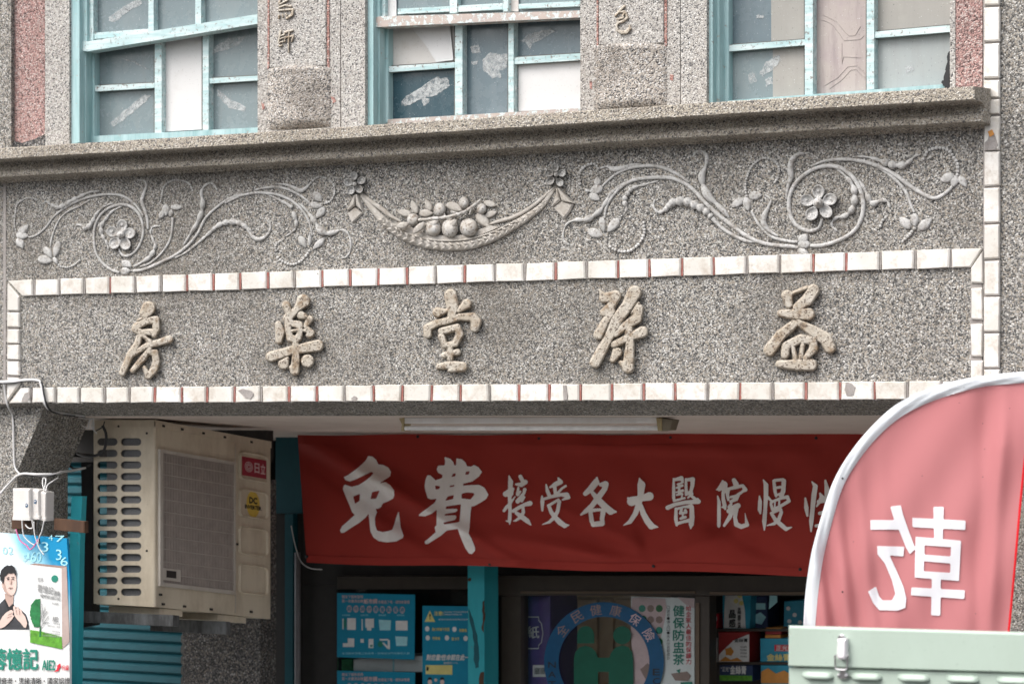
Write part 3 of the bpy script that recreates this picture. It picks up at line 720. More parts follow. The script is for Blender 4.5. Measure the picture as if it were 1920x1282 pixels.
stem(m, TB, R_([(850, 430), (910, 480), (970, 550), (1020, 620), (1070, 700), (1140, 735), (1220, 720), (1290, 700), (1350, 740), (1375, 820), (1370, 910), (1330, 970), (1275, 985)], 8, 12, 17, 28, 36, 34, 20, 13, 13, 13, 12, 10, 8), lobes=.6)
S1 = m.build('scroll_relief', RM, B, True)
S1['label'] = 'left vine scroll ending at the garland'
bead_part(S1, TA, [(120, 540), (108, 470), (115, 400), (125, 340), (160, 305), (220, 285), (275, 300), (300, 340), (315, 380)], 9)
bead_part(S1, TA, [(430, 770), (455, 798), (510, 805), (560, 785), (600, 750)], 10); bead_part(S1, TA, [(585, 620), (610, 640), (622, 670)], 8)
bead_part(S1, TA, [(1205, 310), (1215, 260), (1225, 210), (1260, 170), (1320, 150), (1380, 158), (1420, 180), (1445, 230)], 9)
bead_part(S1, TB, [(975, 230), (1040, 175), (1100, 175), (1160, 200), (1205, 250), (1215, 310), (1200, 370), (1160, 420), (1090, 440)], 14)
bead_part(S1, TB, [(960, 910), (920, 970), (870, 1015), (800, 1045), (730, 1035), (670, 1000), (640, 970)], 17); bead_part(S1, TB, [(690, 800), (640, 835), (622, 880), (628, 910)], 13)

def leaves(T, lst, par, h=.011):
    for a, b, wd in lst:
        mm = MB(); leaf(mm, T, a, b, wd, h); mm.build('leaf', RM, par, True)
leaves(TA, [((140, 550), (212, 490), 30), ((120, 560), (212, 572), 30), ((128, 590), (172, 662), 28), ((330, 655), (388, 735), 26), ((440, 610), (408, 730), 26), ((285, 738), (390, 758), 34), ((1280, 352), (1362, 358), 23), ((1240, 335), (1245, 420), 26), ((1198, 438), (1235, 365), 20), ((1275, 425), (1288, 368), 17), ((915, 762), (985, 800), 26), ((905, 835), (975, 830), 27), ((400, 730), (430, 780), 16)], S1)
leaves(TB, [((1000, 328), (1082, 415), 42), ((970, 445), (1082, 465), 34), ((1112, 475), (1028, 585), 36), ((860, 765), (928, 875), 32), ((968, 740), (960, 865), 18), ((1112, 785), (995, 895), 30)], S1)
flower(S1, TA, (905, 560), 30, [(915, 495), (845, 540), (968, 550), (860, 622), (938, 627)], 49, RM, .016)
# right scroll
m = MB()
stem(m, TD, R_([(390, 390), (440, 340), (520, 280), (620, 240), (720, 225), (830, 225), (930, 255), (1020, 300), (1100, 360)], 9, 13, 15, 15, 11), wob=.06)
stem(m, TD, R_([(410, 650), (420, 570), (460, 490), (530, 410), (620, 350), (730, 325), (850, 318), (960, 325), (1060, 365), (1140, 425), (1210, 500), (1290, 580), (1370, 650), (1460, 720), (1560, 790), (1660, 840), (1780, 870), (1920, 880)], 11, 15, 17, 17, 18, 17, 17)+to(TD, TE, [(262, 923, 16), (340, 935, 14)]), wob=.06)
stem(m, TD, R_([(600, 350), (520, 400), (460, 450), (420, 520), (380, 580), (320, 630), (250, 665), (180, 665), (110, 690), (75, 750), (75, 830), (120, 870)], 8, 14, 16, 18, 20, 24, 24, 16, 10, 8, 9, 9), lobes=.8)
stem(m, TD, R_([(360, 250), (430, 228), (480, 250), (560, 240), (640, 215), (710, 210)], 6, 10, 24, 20, 12, 6))
stem(m, TD, R_([(850, 345), (760, 370), (660, 395), (620, 420), (590, 460), (570, 510), (590, 570), (565, 625)], 6, 9, 15, 18, 20, 22, 14, 6), lobes=1.2)
stem(m, TD, R_([(820, 495), (810, 560), (860, 603), (920, 570), (960, 525), (1060, 512), (1150, 545), (1230, 590), (1285, 645)], 8, 11, 16, 22, 32, 36, 34, 30, 24), lobes=1.6)
stem(m, TD, R_([(1290, 650), (1370, 730), (1460, 790), (1560, 835), (1640, 845)], 20, 16, 16, 15, 10))
stem(m, TD, R_([(1130, 150), (1160, 110), (1210, 105), (1245, 150), (1235, 230), (1205, 300), (1215, 380), (1250, 460), (1320, 530), (1390, 600), (1430, 650)], 8, 10, 12, 15, 21, 27, 30, 30, 26, 18, 8), lobes=.5)
stem(m, TD, R_([(1610, 590), (1650, 670), (1710, 750), (1790, 810), (1920, 840)], 10, 13, 13)+to(TD, TE, [(330, 890, 12)]))
stem(m, TD, R_([(1720, 460), (1770, 500), (1750, 560), (1720, 620), (1710, 690), (1750, 750), (1830, 800)], 8, 12, 15, 26, 28, 18, 8))
stem(m, TE, R_([(435, 920), (540, 915), (680, 870), (790, 800), (850, 700), (868, 580), (845, 470), (790, 370), (710, 300), (620, 270), (520, 275), (420, 315), (330, 390), (275, 480), (258, 580), (275, 680), (330, 760), (420, 800), (500, 775), (530, 700)], 15, 18, 20, 19, 18, 19, 18, 14), wob=.05)
stem(m, TE, R_([(440, 270), (540, 230), (650, 215), (760, 215), (880, 235), (1000, 275), (1110, 330), (1210, 400), (1300, 465), (1390, 515), (1460, 530), (1540, 490), (1600, 430)], 9, 14, 17, 18, 17, 16, 13), wob=.05)
stem(m, TE, R_([(985, 280), (1080, 340), (1160, 410), (1220, 490), (1250, 570), (1285, 650)], 9, 14, 14, 11), wob=.05)
stem(m, TE, R_([(790, 190), (900, 195), (990, 220), (1060, 243), (1110, 258), (1190, 262), (1240, 235), (1290, 188), (1340, 175)], 7, 10, 17, 30, 30, 28, 18, 10, 8), lobes=.9)
stem(m, TE, R_([(385, 165), (330, 175), (285, 220), (270, 290), (275, 360), (250, 440), (235, 540)], 11, 18, 26, 29, 24, 15, 8))
stem(m, TE, R_([(640, 280), (710, 340), (770, 410), (795, 480), (795, 560), (770, 630), (720, 675), (650, 690), (610, 730), (620, 770), (655, 800)], 8, 11, 18, 26, 28, 25, 20, 14, 11, 9, 8), lobes=.9)
stem(m, TE, R_([(830, 380), (880, 460), (910, 530), (950, 575), (1010, 550), (1065, 560), (1085, 610)], 8, 15, 21, 23, 16, 13, 9), lobes=.8)
S2 = m.build('scroll_relief', RM, B, True); S2['label'] = 'right vine scroll with a large open flower'
bead_part(S2, TD, [(205, 370), (200, 310), (225, 250), (270, 215), (330, 210), (365, 260)], 15)
bead_part(S2, TD, [(725, 690), (735, 750), (720, 810), (680, 870), (620, 915), (550, 925), (480, 905), (450, 880)], 15)
bead_part(S2, TD, [(1570, 470), (1560, 410), (1565, 350), (1585, 280), (1620, 220), (1670, 175), (1730, 160), (1800, 185), (1835, 240), (1830, 310), (1800, 360)], 13)
bead_part(S2, TE, [(1360, 210), (1385, 155), (1415, 135), (1470, 120), (1530, 125), (1580, 155), (1610, 205), (1635, 240), (1640, 300), (1635, 340)], 17)
bead_part(S2, TE, [(1050, 690), (1020, 720), (1005, 765)], 16); bead_part(S2, TE, [(1285, 780), (1245, 830), (1190, 885)], 16)

leaves(TD, [((345, 390), (352, 308), 28), ((390, 400), (285, 435), 40), ((285, 455), (368, 502), 32), ((380, 645), (402, 765), 28), ((525, 655), (430, 765), 38), ((272, 752), (392, 798), 38), ((245, 425), (290, 430), 13), ((1545, 488), (1445, 562), 34), ((1560, 480), (1585, 592), 32), ((1588, 472), (1695, 462), 36)], S2)
leaves(TE, [((1605, 342), (1495, 392), 40), ((1625, 348), (1600, 442), 34), ((1650, 352), (1712, 442), 30), ((1252, 778), (1162, 685), 38), ((1285, 655), (1287, 768), 32), ((1318, 788), (1428, 698), 38), ((342, 895), (412, 828), 38), ((332, 910), (435, 905), 40), ((335, 945), (422, 1012), 32)], S2, .013)
flower(S2, TE, (497, 570), 46, [(500, 480), (410, 550), (592, 542), (447, 657), (560, 638)], 60, RM, .021)
# middle garland: band of cloth holding fruit, hung from two rosettes
m = MB()
cl = R_([(230, 300), (300, 390), (390, 490), (480, 565), (580, 620), (720, 665), (860, 685), (1000, 680), (1130, 650), (1250, 600), (1370, 535), (1480, 465), (1580, 388), (1640, 310), (1690, 240)], 16, 28, 36, 40, 44, 44, 42, 42, 42, 42, 38, 33, 26, 20, 14)
stem(m, TC, cl, 0, .35, .5)
stem(m, TC, R_([(230, 290), (300, 350), (380, 405), (450, 460), (525, 500)], 12, 18, 20, 17, 8), 0, .6, .8)
stem(m, TC, R_([(1195, 520), (1260, 500), (1350, 475), (1450, 430), (1560, 350), (1685, 240)], 9, 15, 17, 17, 15, 10), 0, .6, .8)
stem(m, TC, R_([(470, 545), (580, 592), (720, 632), (860, 645), (1000, 638), (1130, 610), (1250, 565), (1400, 490)], 6, 8, 8, 8, 8, 6), -.012, .6, .8)
G = m.build('garland_relief', M['swag'], B, True); G['label'] = 'cloth swag of fruit in the middle of the frieze'
m = MB()
sp = smooth_path(cl, 5)
for i in range(9, len(sp)-8):
    (x0, y0, r0), (x1, y1, r1) = sp[i], sp[i+1]; L = math.hypot(x1-x0, y1-y0); nx, ny = -(y1-y0)/L, (x1-x0)/L; tx, ty = (x1-x0)/L, (y1-y0)/L
    if i % 2: continue
    for sg in (-1, 1):
        c0 = (x0+nx*r0*.1*sg, y0+ny*r0*.1*sg); c1 = (x0+nx*r0*.62*sg-tx*r0*.7, y0+ny*r0*.62*sg-ty*r0*.7)
        wp = [at(*TC(*c0), -.022), at(*TC((c0[0]+c1[0])/2, (c0[1]+c1[1])/2), -.0225), at(*TC(*c1), -.016)]
        tube3(m, wp, [.003, .0042, .003], 6, .8)
m.build('braided_band', M['swag'], G, True)
m = MB(); prism(m, [TC(x, y) for x, y in [(470, 520), (520, 505), (700, 590), (860, 610), (1010, 600), (1120, 560), (1200, 530), (1260, 545), (1130, 600), (1000, 632), (860, 640), (720, 628), (600, 595)]], -.012, .016); m.build('fruit_bed', M['swag'], G)
for (x, y, a, b, h) in [(893, 553, 64, 74, .036), (765, 552, 66, 64, .036), (1035, 548, 69, 70, .04), (818, 412, 46, 53, .03), (1000, 362, 39, 47, .026), (1130, 405, 39, 43, .026), (618, 487, 47, 47, .026)]:
    m = MB(); px, py = TC(x, y); ell(m, px, py, a/4, b/4, 0, h, 0, 20, 14); m.build('fruit', M['fruit'], G, True)
for a, b, wd in [((600, 450), (500, 425), 30), ((645, 440), (605, 345), 28), ((580, 520), (490, 542), 28), ((700, 512), (615, 592), 28), ((665, 440), (765, 440), 34), ((750, 420), (710, 338), 26), ((870, 370), (985, 420), 38), ((1150, 355), (1242, 385), 28), ((1160, 462), (1245, 428), 27), ((1095, 445), (1190, 545), 42), ((940, 490), (880, 555), 25), ((745, 525), (805, 498), 22), ((1040, 395), (1060, 450), 18)]:
    m = MB(); leaf(m, TC, a, b, wd*.88, .009 if a[1] < 480 else .012, -.003 if a[1] < 480 else -.030); m.build('leaf', M['swag'], G, True)
m = MB()
stem(m, TC, R_([(660, 490), (760, 480), (870, 468), (980, 440), (1060, 390), (1125, 338)], 12, 13, 15, 14, 10), -.02, wob=.2)
stem(m, TC, R_([(1060, 390), (1040, 450)], 9, 6), -.02); stem(m, TC, R_([(900, 425), (965, 445)], 8, 9), -.02); stem(m, TC, R_([(850, 440), (870, 475), (910, 480)], 8), -.02)
m.build('twig', M['fruit'], G, True)
flower(G, TC, (180, 222), 18, [(175, 160), (132, 210), (230, 195), (153, 268), (212, 258)], 33, RM, .022)
flower(G, TC, (1690, 150), 18, [(1685, 98), (1640, 140), (1732, 140), (1650, 197), (1718, 207)], 33, RM, .022)
for qs in ([[(176, 298), (184, 302), (172, 385), (120, 425), (150, 345)], [(184, 300), (192, 298), (236, 425), (186, 380)], [(118, 440), (175, 393), (234, 440), (160, 514)]],
           [[(1690, 250), (1698, 252), (1716, 345), (1660, 392), (1680, 310)], [(1698, 250), (1706, 250), (1760, 310), (1816, 366), (1728, 348)], [(1662, 396), (1722, 348), (1816, 372), (1790, 430), (1745, 482)]]):
    m = MB()
    for k, q in enumerate(qs): bprism(m, [TC(x, y) for x, y in q], -.018 if k < 2 else -.010, .02, .005)
    m.build('ribbon_tail', M['swag'], G)
# ------------------------------------------------------------------ teal windows (parts of the building)
def qd(mb, q, Y, dep): bprism(mb, q, Y, dep, .002)
def window(frame, rails, sash, panes, tapes, bars=(), label=None):
    m = MB()
    for q, Y, dep in frame: qd(m, q, Y, dep)
    W = m.build('window', M['teal_frame'], B)
    if label: W['label'] = label
    if sash:
        for q, Y, dep in sash:
            m = MB(); qd(m, q, Y, dep); m.build('sash_bar', M['teal_rail'], W)
    for q, Y, dep, mt in rails:
        m = MB(); qd(m, q, Y, dep); m.build('bottom_rail', M[mt], W)
    for q, Y, dep in bars:
        m = MB(); qd(m, q, Y, dep); gb = m.build('glazing_bar', M['teal_rail'], W)
        cx = sum(p[0] for p in q)/4; cy = sum(p[1] for p in q)/4; tall = abs(q[2][1]-q[0][1]) > abs(q[1][0]-q[0][0])
        m = MB(); prism(m, [(x+(math.copysign(1.7, x-cx) if tall else 0), y+(0 if tall else math.copysign(1.7, y-cy if abs(y-cy) > 2 else 1))) for x, y in q] if tall else [(q[0][0], q[0][1]-1.5), (q[1][0], q[1][1]-1.5), (q[2][0], q[2][1]+1.9), (q[3][0], q[3][1]+1.9)], .106, .004); m.build('bar_edge_line', M['bar_outline'], W)  # dark strip a little wider than its bar, set behind it
    for q, Y, mt, nm in panes:
        m = MB(); prism(m, q, Y, .004); m.build(nm, M[mt], W)
    for q, Y in tapes:
        m = MB(); prism(m, jag(q), Y, .0006); m.build('tape_residue', M['tape'], W)
    return W
C1 = lambda pts: [(x/3, y/3) for x, y in pts]
C2 = lambda pts: [(640+x/3, y/3) for x, y in pts]
C3 = lambda pts: [(1280+x/3, y/3) for x, y in pts]
window([([(131, yt(131)), (149, yt(149)), (149, 268), (131, 272)], .012, .24), ([(149, 94), (161, 94), (161, 268), (149, 269)], .045, .15),
        ([(149, yt(149)), (163, yt(163)), (163, 82), (149, 86)], .035, .06), ([(161, 94), (177, 92), (177, 264), (161, 267)], .085, .07)],
       [([(150, 78), (163, 78), (483, 27), (483, 45), (163, 97), (150, 95)], .03, .06, 'teal_rail'), ([(161, 256), (484, 239), (484, 262), (161, 276)], .08, .07, 'teal_frame')],
       [([(163, yt(163)), (175, yt(175)), (175, 76), (163, 78)], .05, .04), ([(278, yt(278)), (288, yt(288)), (288, 60), (278, 62)], .05, .04), ([(366, yt(366)), (377, yt(377)), (377, 46), (366, 48)], .05, .04), ([(175, 62), (278, 54), (278, 63), (175, 74)], .055, .03)],
       [([(163, yt(163)), (484, yt(484)), (484, 34), (163, 84)], .078, 'pane', 'pane'),
        ([(176, 86), (291, 76), (291, 160), (176, 165)], .118, 'pane', 'pane'), ([(176, 165), (291, 160), (291, 253), (176, 258)], .118, 'pane', 'pane'),
        ([(302, 70), (382, 60), (382, 245), (302, 250)], .124, 'pane_mid', 'pane'), ([(309, 68), (378, 58), (378, 243), (309, 247)], .112, 'board', 'white_board'),
        ([(390, 58), (484, 45), (484, 148), (390, 152)], .118, 'pane', 'pane'), ([(390, 152), (484, 148), (484, 244), (390, 249)], .118, 'pane', 'pane')],
       [(C1([(610, 95), (700, 40), (730, 60), (640, 130), (615, 120)]), .0765), (C1([(690, 40), (790, -10), (800, 20), (720, 70)]), .0765),
        (C1([(620, 690), (700, 620), (820, 530), (850, 540), (770, 620), (640, 715)]), .1165), (C1([(1225, 505), (1300, 560), (1385, 600), (1380, 630), (1290, 605), (1225, 545)]), .1165), (C1([(1200, 270), (1290, 215), (1375, 205), (1340, 260), (1250, 290), (1205, 300)]), .1165), (C1([(660, 320), (760, 345), (850, 400), (800, 375)]), .1165)],
       [([(290, 72), (303, 70), (303, 251), (290, 252)], .085, .05), ([(380, 58), (391, 57), (391, 246), (380, 247)], .085, .05),
        ([(176, 161), (290, 155.5), (290, 165), (176, 172)], .09, .04), ([(390, 147), (484, 142), (484, 151), (390, 157)], .09, .04)], 'left window with a sagging upper sash')
window([([(684, yt(684)), (700, yt(700)), (700, 236), (684, 239)], .012, .24), ([(700, 50), (712, 50), (712, 234), (700, 236)], .045, .15),
        ([(700, yt(700)), (712, yt(712)), (712, 40), (700, 42)], .035, .06), ([(712, 50), (728, 48), (728, 231), (712, 233)], .085, .07)],
       [([(711, 31), (1088, 20), (1088, 33), (712, 51), (701, 51), (701, 33)], .03, .06, 'bare_rail'), ([(726, 224), (1088, 203), (1088, 225), (726, 240)], .08, .07, 'bare_rail')],
       [([(712, yt(712)), (722, yt(722)), (722, 32), (712, 33)], .05, .04), ([(843, yt(843)), (857, yt(857)), (857, 25), (843, 26)], .05, .04), ([(943, yt(943)), (953, yt(953)), (953, 22), (943, 23)], .05, .04), ([(745, 17), (843, 12), (843, 22), (745, 27)], .055, .03), ([(857, 11), (943, 6), (943, 18), (857, 23)], .055, .03), ([(972, 8), (1088, 2), (1088, 12), (972, 17)], .055, .03)],
       [([(712, yt(712)), (1089, yt(1089)), (1089, 26), (712, 36)], .078, 'pane', 'pane'), ([(718, yt(718)), (743, yt(743)), (743, 31), (718, 31)], .070, 'board', 'white_board'), ([(958, yt(958)), (972, yt(972)), (972, 22), (958, 22)], .070, 'paper', 'paper_strip'),
        ([(727, 48), (854, 42), (854, 119), (727, 127)], .118, 'paper', 'paper_sheet'), ([(768, 48), (843, 44), (850, 113), (818, 117), (797, 84)], .108, 'board', 'curled_sheet'),
        ([(727, 127), (854, 119), (854, 217), (727, 226)], .118, 'pane_dark', 'pane'), ([(867, 42), (954, 38), (954, 212), (867, 217)], .118, 'pane_mid', 'pane'),
        ([(962, 38), (1089, 32), (1089, 106), (962, 113)], .118, 'pane_mid', 'pane'), ([(962, 113), (1089, 106), (1089, 206), (962, 212)], .124, 'pane_dark', 'pane'), ([(972, 120), (1089, 112), (1089, 203), (972, 209)], .112, 'board', 'white_board')],
       [(C2([(335, 575), (380, 530), (540, 435), (560, 445), (600, 435), (610, 490), (530, 540), (440, 560), (370, 595), (338, 595)]), .1165), (C2([(450, 545), (495, 560), (490, 580), (460, 602)]), .1165),
        (C2([(790, 340), (840, 295), (890, 310), (938, 300), (930, 380), (890, 400), (895, 438), (850, 440), (800, 400)]), .1165), (C2([(735, 350), (765, 340), (760, 365), (735, 365)]), .1165), (C2([(720, 265), (770, 255), (785, 295), (740, 300)]), .1165),
        (C2([(1005, 230), (1060, 190), (1180, 165), (1210, 175), (1120, 225), (1070, 250), (1060, 285), (1045, 245)]), .1165)],
       [([(853, 44), (867, 42), (867, 216), (853, 217)], .085, .05), ([(953, 39), (963, 38), (963, 211), (953, 212)], .085, .05),
        ([(725, 125), (853, 117), (853, 127), (725, 136)], .09, .04), ([(963, 108), (1089, 100), (1089, 113), (963, 121)], .09, .04)], 'middle window with a dark pane and torn paper')
W3 = window([([(1322, yt(1322)), (1336, yt(1336)), (1336, 198), (1322, 202)], .012, .24), ([(1336, yt(1336)), (1349, yt(1349)), (1349, 196), (1336, 198)], .045, .15), ([(1349, yt(1349)), (1366, yt(1366)), (1366, 194), (1349, 196)], .085, .07)],
       [([(1363, 189), (1784, 157), (1784, 190), (1363, 214)], .08, .07, 'teal_frame')], [],
       [([(1365, yt(1365)), (1446, yt(1446)), (1446, 82), (1365, 89)], .118, 'pane_mid', 'pane'), ([(1446, yt(1446)), (1510, yt(1510)), (1510, 77), (1446, 82)], .118, 'pane_beige', 'pane'),
        ([(1365, 89), (1449, 82), (1449, 184), (1365, 190)], .118, 'pane', 'pane'), ([(1449, 82), (1510, 77), (1510, 180), (1449, 184)], .118, 'pane_beige', 'pane'),
        ([(1523, yt(1523)), (1626, yt(1626)), (1626, 170), (1523, 178)], .118, 'pane_pink', 'pane'),
        ([(1638, yt(1638)), (1784, yt(1784)), (1784, 52), (1638, 65)], .118, 'pane_beige', 'pane'), ([(1638, 65), (1784, 52), (1784, 158), (1638, 168)], .118, 'pane_blue', 'pane')],
       [(C3([(430, 420), (470, 350), (540, 310), (550, 340), (500, 400), (450, 430)]), .1165), (C3([(365, 420), (400, 405), (420, 460), (380, 475)]), .1165), (C3([(465, 450), (500, 430), (505, 470), (465, 490)]), .1165), (C3([(420, 80), (455, 90), (450, 105), (415, 105)]), .1165), (C3([(1250, 375), (1300, 370), (1300, 400), (1260, 410)]), .1165)],
       [([(1509, yt(1509)), (1524, yt(1524)), (1524, 179), (1509, 180)], .085, .05), ([(1625, yt(1625)), (1639, yt(1639)), (1639, 168), (1625, 170)], .085, .05),
        ([(1364, 85), (1510, 74), (1510, 85), (1364, 97)], .09, .04), ([(1638, 60), (1784, 47), (1784, 60), (1638, 72)], .09, .04)], 'right window with frosted and patterned panes')
m = MB()
for pts in ([(780, 110), (830, 130), (880, 190), (905, 230), (1000, 222), (1020, 200)], [(790, 85), (860, 120), (915, 185), (935, 203), (970, 200), (1000, 150)], [(895, 245), (895, 360), (905, 320), (1000, 325)], [(800, 480), (870, 440), (930, 375), (980, 370), (1030, 420)], [(825, 500), (890, 455), (945, 395), (975, 392), (1025, 445)]):
    tube3(m, [at(1280+x/3, y/3, .1172) for x, y in pts], .0011, 6)
m.build('pressed_pattern', M['pane_pink'], W3)
m = MB(); prism(m, jag([(1772, 165), (1764, 154), (1768, 150), (1773, 130), (1777, 100), (1781, 95), (1781, 168)], 4, 1.5), .07, .04); m.build('dark_crack', M['black'], W3)  # black jagged strip along the crack at the right edge

# ------------------------------------------------------------------ column, haunch, arcade
xc = at(32, 900, .06).x; yc = yfor(127, xc)
m = MB(); box(m, XL, .06, .13, xc, yc, zB+.02)
m.build('column', M['wall'], B)
m = MB(); prism(m, [(32.2, 885), (32.2, 752), (88, 752), (83, 764)], .06, yc-.062); m.build('haunch', M['wall'], B)
# ceiling, falling slightly towards the shop
m = MB(); y0, y1 = .222, 2.6; za = z960(779, .22); zb_ = za+(z960(812, 1.7)-za)*(y1-.22)/(1.7-.22)
xprof(m, [(y0, za), (y1, zb_), (y1, zb_+.12), (y0, za+.12)], XL, XW-.004); m.build('arcade_ceiling', M['ceiling'], B)
# shuttered neighbour bay, rear pier, shop front and room behind it
YS = 1.5
m = MB(); prism(m, rect(343, 900, 488, 2400), YS-.1, .12); m.build('rear_pier', M['dark'], B)
m = MB(); prism(m, rect(60, 760, 500, 866), YS-.04, .05); m.build('rear_lintel', M['shop_dark'], B)
m = MB(); prism(m, rect(516.5, 780, 566, 962), 2.2, .12); m.build('shaded_teal_panel', M['shutter'], B)  # shade at this panel is put into its darker teal
m = MB(); prism(m, rect(516.5, 962.5, 566, 2400), 2.22, .12)
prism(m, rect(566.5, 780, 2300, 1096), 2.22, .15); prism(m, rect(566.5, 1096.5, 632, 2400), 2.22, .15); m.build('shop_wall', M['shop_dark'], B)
m = MB(); prism(m, rect(534, 963, 549, 2400), 2.17, .04); m.build('shaded_corner_post', M['shutter'], B)  # darkened teal again, shade painted into the colour
xa, xb = XL, XW+1.5
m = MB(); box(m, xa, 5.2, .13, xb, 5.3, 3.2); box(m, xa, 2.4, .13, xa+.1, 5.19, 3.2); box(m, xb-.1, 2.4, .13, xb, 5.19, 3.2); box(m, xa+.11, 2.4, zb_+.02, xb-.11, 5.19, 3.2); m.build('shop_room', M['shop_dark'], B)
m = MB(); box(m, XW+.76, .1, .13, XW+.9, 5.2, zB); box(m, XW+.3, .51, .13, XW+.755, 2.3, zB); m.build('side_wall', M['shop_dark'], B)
# roller shutter
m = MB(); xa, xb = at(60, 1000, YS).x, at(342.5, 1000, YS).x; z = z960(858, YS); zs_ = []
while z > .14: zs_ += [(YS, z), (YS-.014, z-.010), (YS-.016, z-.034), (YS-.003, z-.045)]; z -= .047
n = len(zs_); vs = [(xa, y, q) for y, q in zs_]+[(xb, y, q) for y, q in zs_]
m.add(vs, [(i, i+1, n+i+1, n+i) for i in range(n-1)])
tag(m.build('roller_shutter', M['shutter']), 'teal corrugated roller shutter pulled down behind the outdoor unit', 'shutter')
# shop front frames
m = MB()
for q, Y in ((rect(905, 1079, 2200, 1116), 2.16), (rect(940, 1116.5, 976, 2300), 2.16), (rect(1303, 1116.5, 1330, 2300), 2.16), (rect(632, 1080, 904.5, 1104), 2.16)):
    qd(m, q, Y, .07)
DR = m.build('shop_door', M['door_frame'], B)
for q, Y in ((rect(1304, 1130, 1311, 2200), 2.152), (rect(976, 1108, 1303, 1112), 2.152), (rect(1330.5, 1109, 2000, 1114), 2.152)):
    m = MB(); prism(m, q, Y, .006); m.build('lit_frame_edge', M['door_frame_lit'], DR)  # strips whose paler colour stands for light on the frame
m = MB(); prism(m, rect(976.5, 1117, 1302.5, 2200), 2.19, .005); m.build('pane', M['clear'], DR)
m = MB(); prism(m, rect(633, 1104.5, 904, 2200), 2.20, .005); m.build('pane', M['clear'], DR)
# emblem stuck on the door glass: blue ring with cut-out writing round two linked green figures
YE = 2.186; ex, ey, R0, R1 = 1132.5, 1240.5, 112.5, 85
m = MB(); vs = []; fs = []; N = 72
for i in range(N):
    g = 2*math.pi*i/N
    for r in (R1, R0): vs.append(at(ex+math.cos(g)*r, ey+math.sin(g)*r, YE))
for i in range(N): fs.append((2*i, 2*i+1, (2*i+3) % (2*N), (2*i+2) % (2*N)))
m.add(vs, fs); EM = m.build('round_emblem', M['ring_blue'], DR)
TN_ = crop(940, 1060, 4.571)
mm = MB()
def curl(m_, P, Y):
    prism(m_, [TN_(x, y) for x, y in P], Y, .0008)
dome = [(650, 665), (650, 590), (660, 550), (690, 522), (722, 515), (755, 522), (785, 550), (796, 590), (796, 665)]
curl(mm, dome, YE); curl(mm, [(1035+78*math.cos(g*.2618), 595+78*math.sin(g*.2618)) for g in range(24)], YE)
curl(mm, [(622, 1230), (622, 800), (632, 745), (665, 700), (720, 683), (775, 700), (808, 735), (828, 787), (925, 787), (940, 745), (975, 700), (1035, 680), (1090, 695), (1120, 740), (1130, 800), (1130, 1230), (920, 1230), (920, 908), (828, 908), (828, 1230)], YE)
mm.build('linked_figures', M['emblem_green'], EM)
mm = MB()
def arc_text(ch, deg, sz, wd, mat_mb, r=(R0+R1)/2, bold=.0, flip=False):
    V, Fs = text_verts(ch); g = math.radians(deg); c, s = math.cos(g), math.sin(g)
    # radial up, tangent right
    rx, ry = -s, c; ux, uy = c, s
    if flip: rx, ry, ux, uy = -rx, -ry, -ux, -uy
    mat_mb.add([at(ex+ux*(r)+(rx*(a-.5)*wd+ux*(b-.5)*sz), ey+uy*(r)+(ry*(a-.5)*wd+uy*(b-.5)*sz), YE-.0012) for a, b in V], Fs)
for ch, dg in zip('全民健康', (-143, -120.5, -99, -77)): arc_text(ch, dg, 20, 21, mm, bold=.03)
for ch, dg in zip('NAT', (178, 190, 202)): arc_text(ch, dg-16, 13, 12, mm, bold=.03) if False else None
mm.build('cut_lettering', M['print_brown'], EM)
mm = MB()
for ch, dg in zip('保險', (-54, -31)): arc_text(ch, dg, 20, 21, mm, bold=.03)
mm.build('cut_lettering', M['print_pink'], EM)
mm = MB()
for ch, y in zip('NAT', (1245, 1263, 1281)): text_px(mm, ch, 1028, y-5, 1042, y+6, YE-.0012, .02)
for ch, y in zip('CE', (1276, 1259)): text_px(mm, ch, 1224, y-6, 1237, y+6, YE-.0012, .02)
mm.build('ring_lettering', M['print_black'], EM)
# ------------------------------------------------------------------ air conditioner on its bracket
YA = .42
cT, cB = at(290, 790, YA), at(290, 1137, YA); XA = cT.x; zt, zb = cT.z, cB.z
XLs = at(175, 900, YA).x
Lf = yfor(507, XA)-YA
far = atx(507, 830, XA); SH = (far.z-zt)/Lf               # the unit sags towards the wall
farb = atx(507, 1160, XA); SHB = (farb.z-zb)/Lf
def acz(z, y):     # height at depth y behind the near edge
    t = (z-zb)/(zt-zb); return z+(SHB*(1-t)+SH*t)*y
def AP(x, y, z): return (x, YA+y, acz(z, y))
AC = thing('air_conditioner', 'cream outdoor air conditioner unit hung above the teal shutter', 'air conditioner', (XA, YA, zb))
def acbox(mb, x0, y0, z0, x1, y1, z1):
    v = [AP(x, y, z) for x in (x0, x1) for y in (y0, y1) for z in (z0, z1)]
    mb.add(v, [(0, 1, 3, 2), (4, 6, 7, 5), (0, 4, 5, 1), (2, 3, 7, 6), (0, 2, 6, 4), (1, 5, 7, 3)])
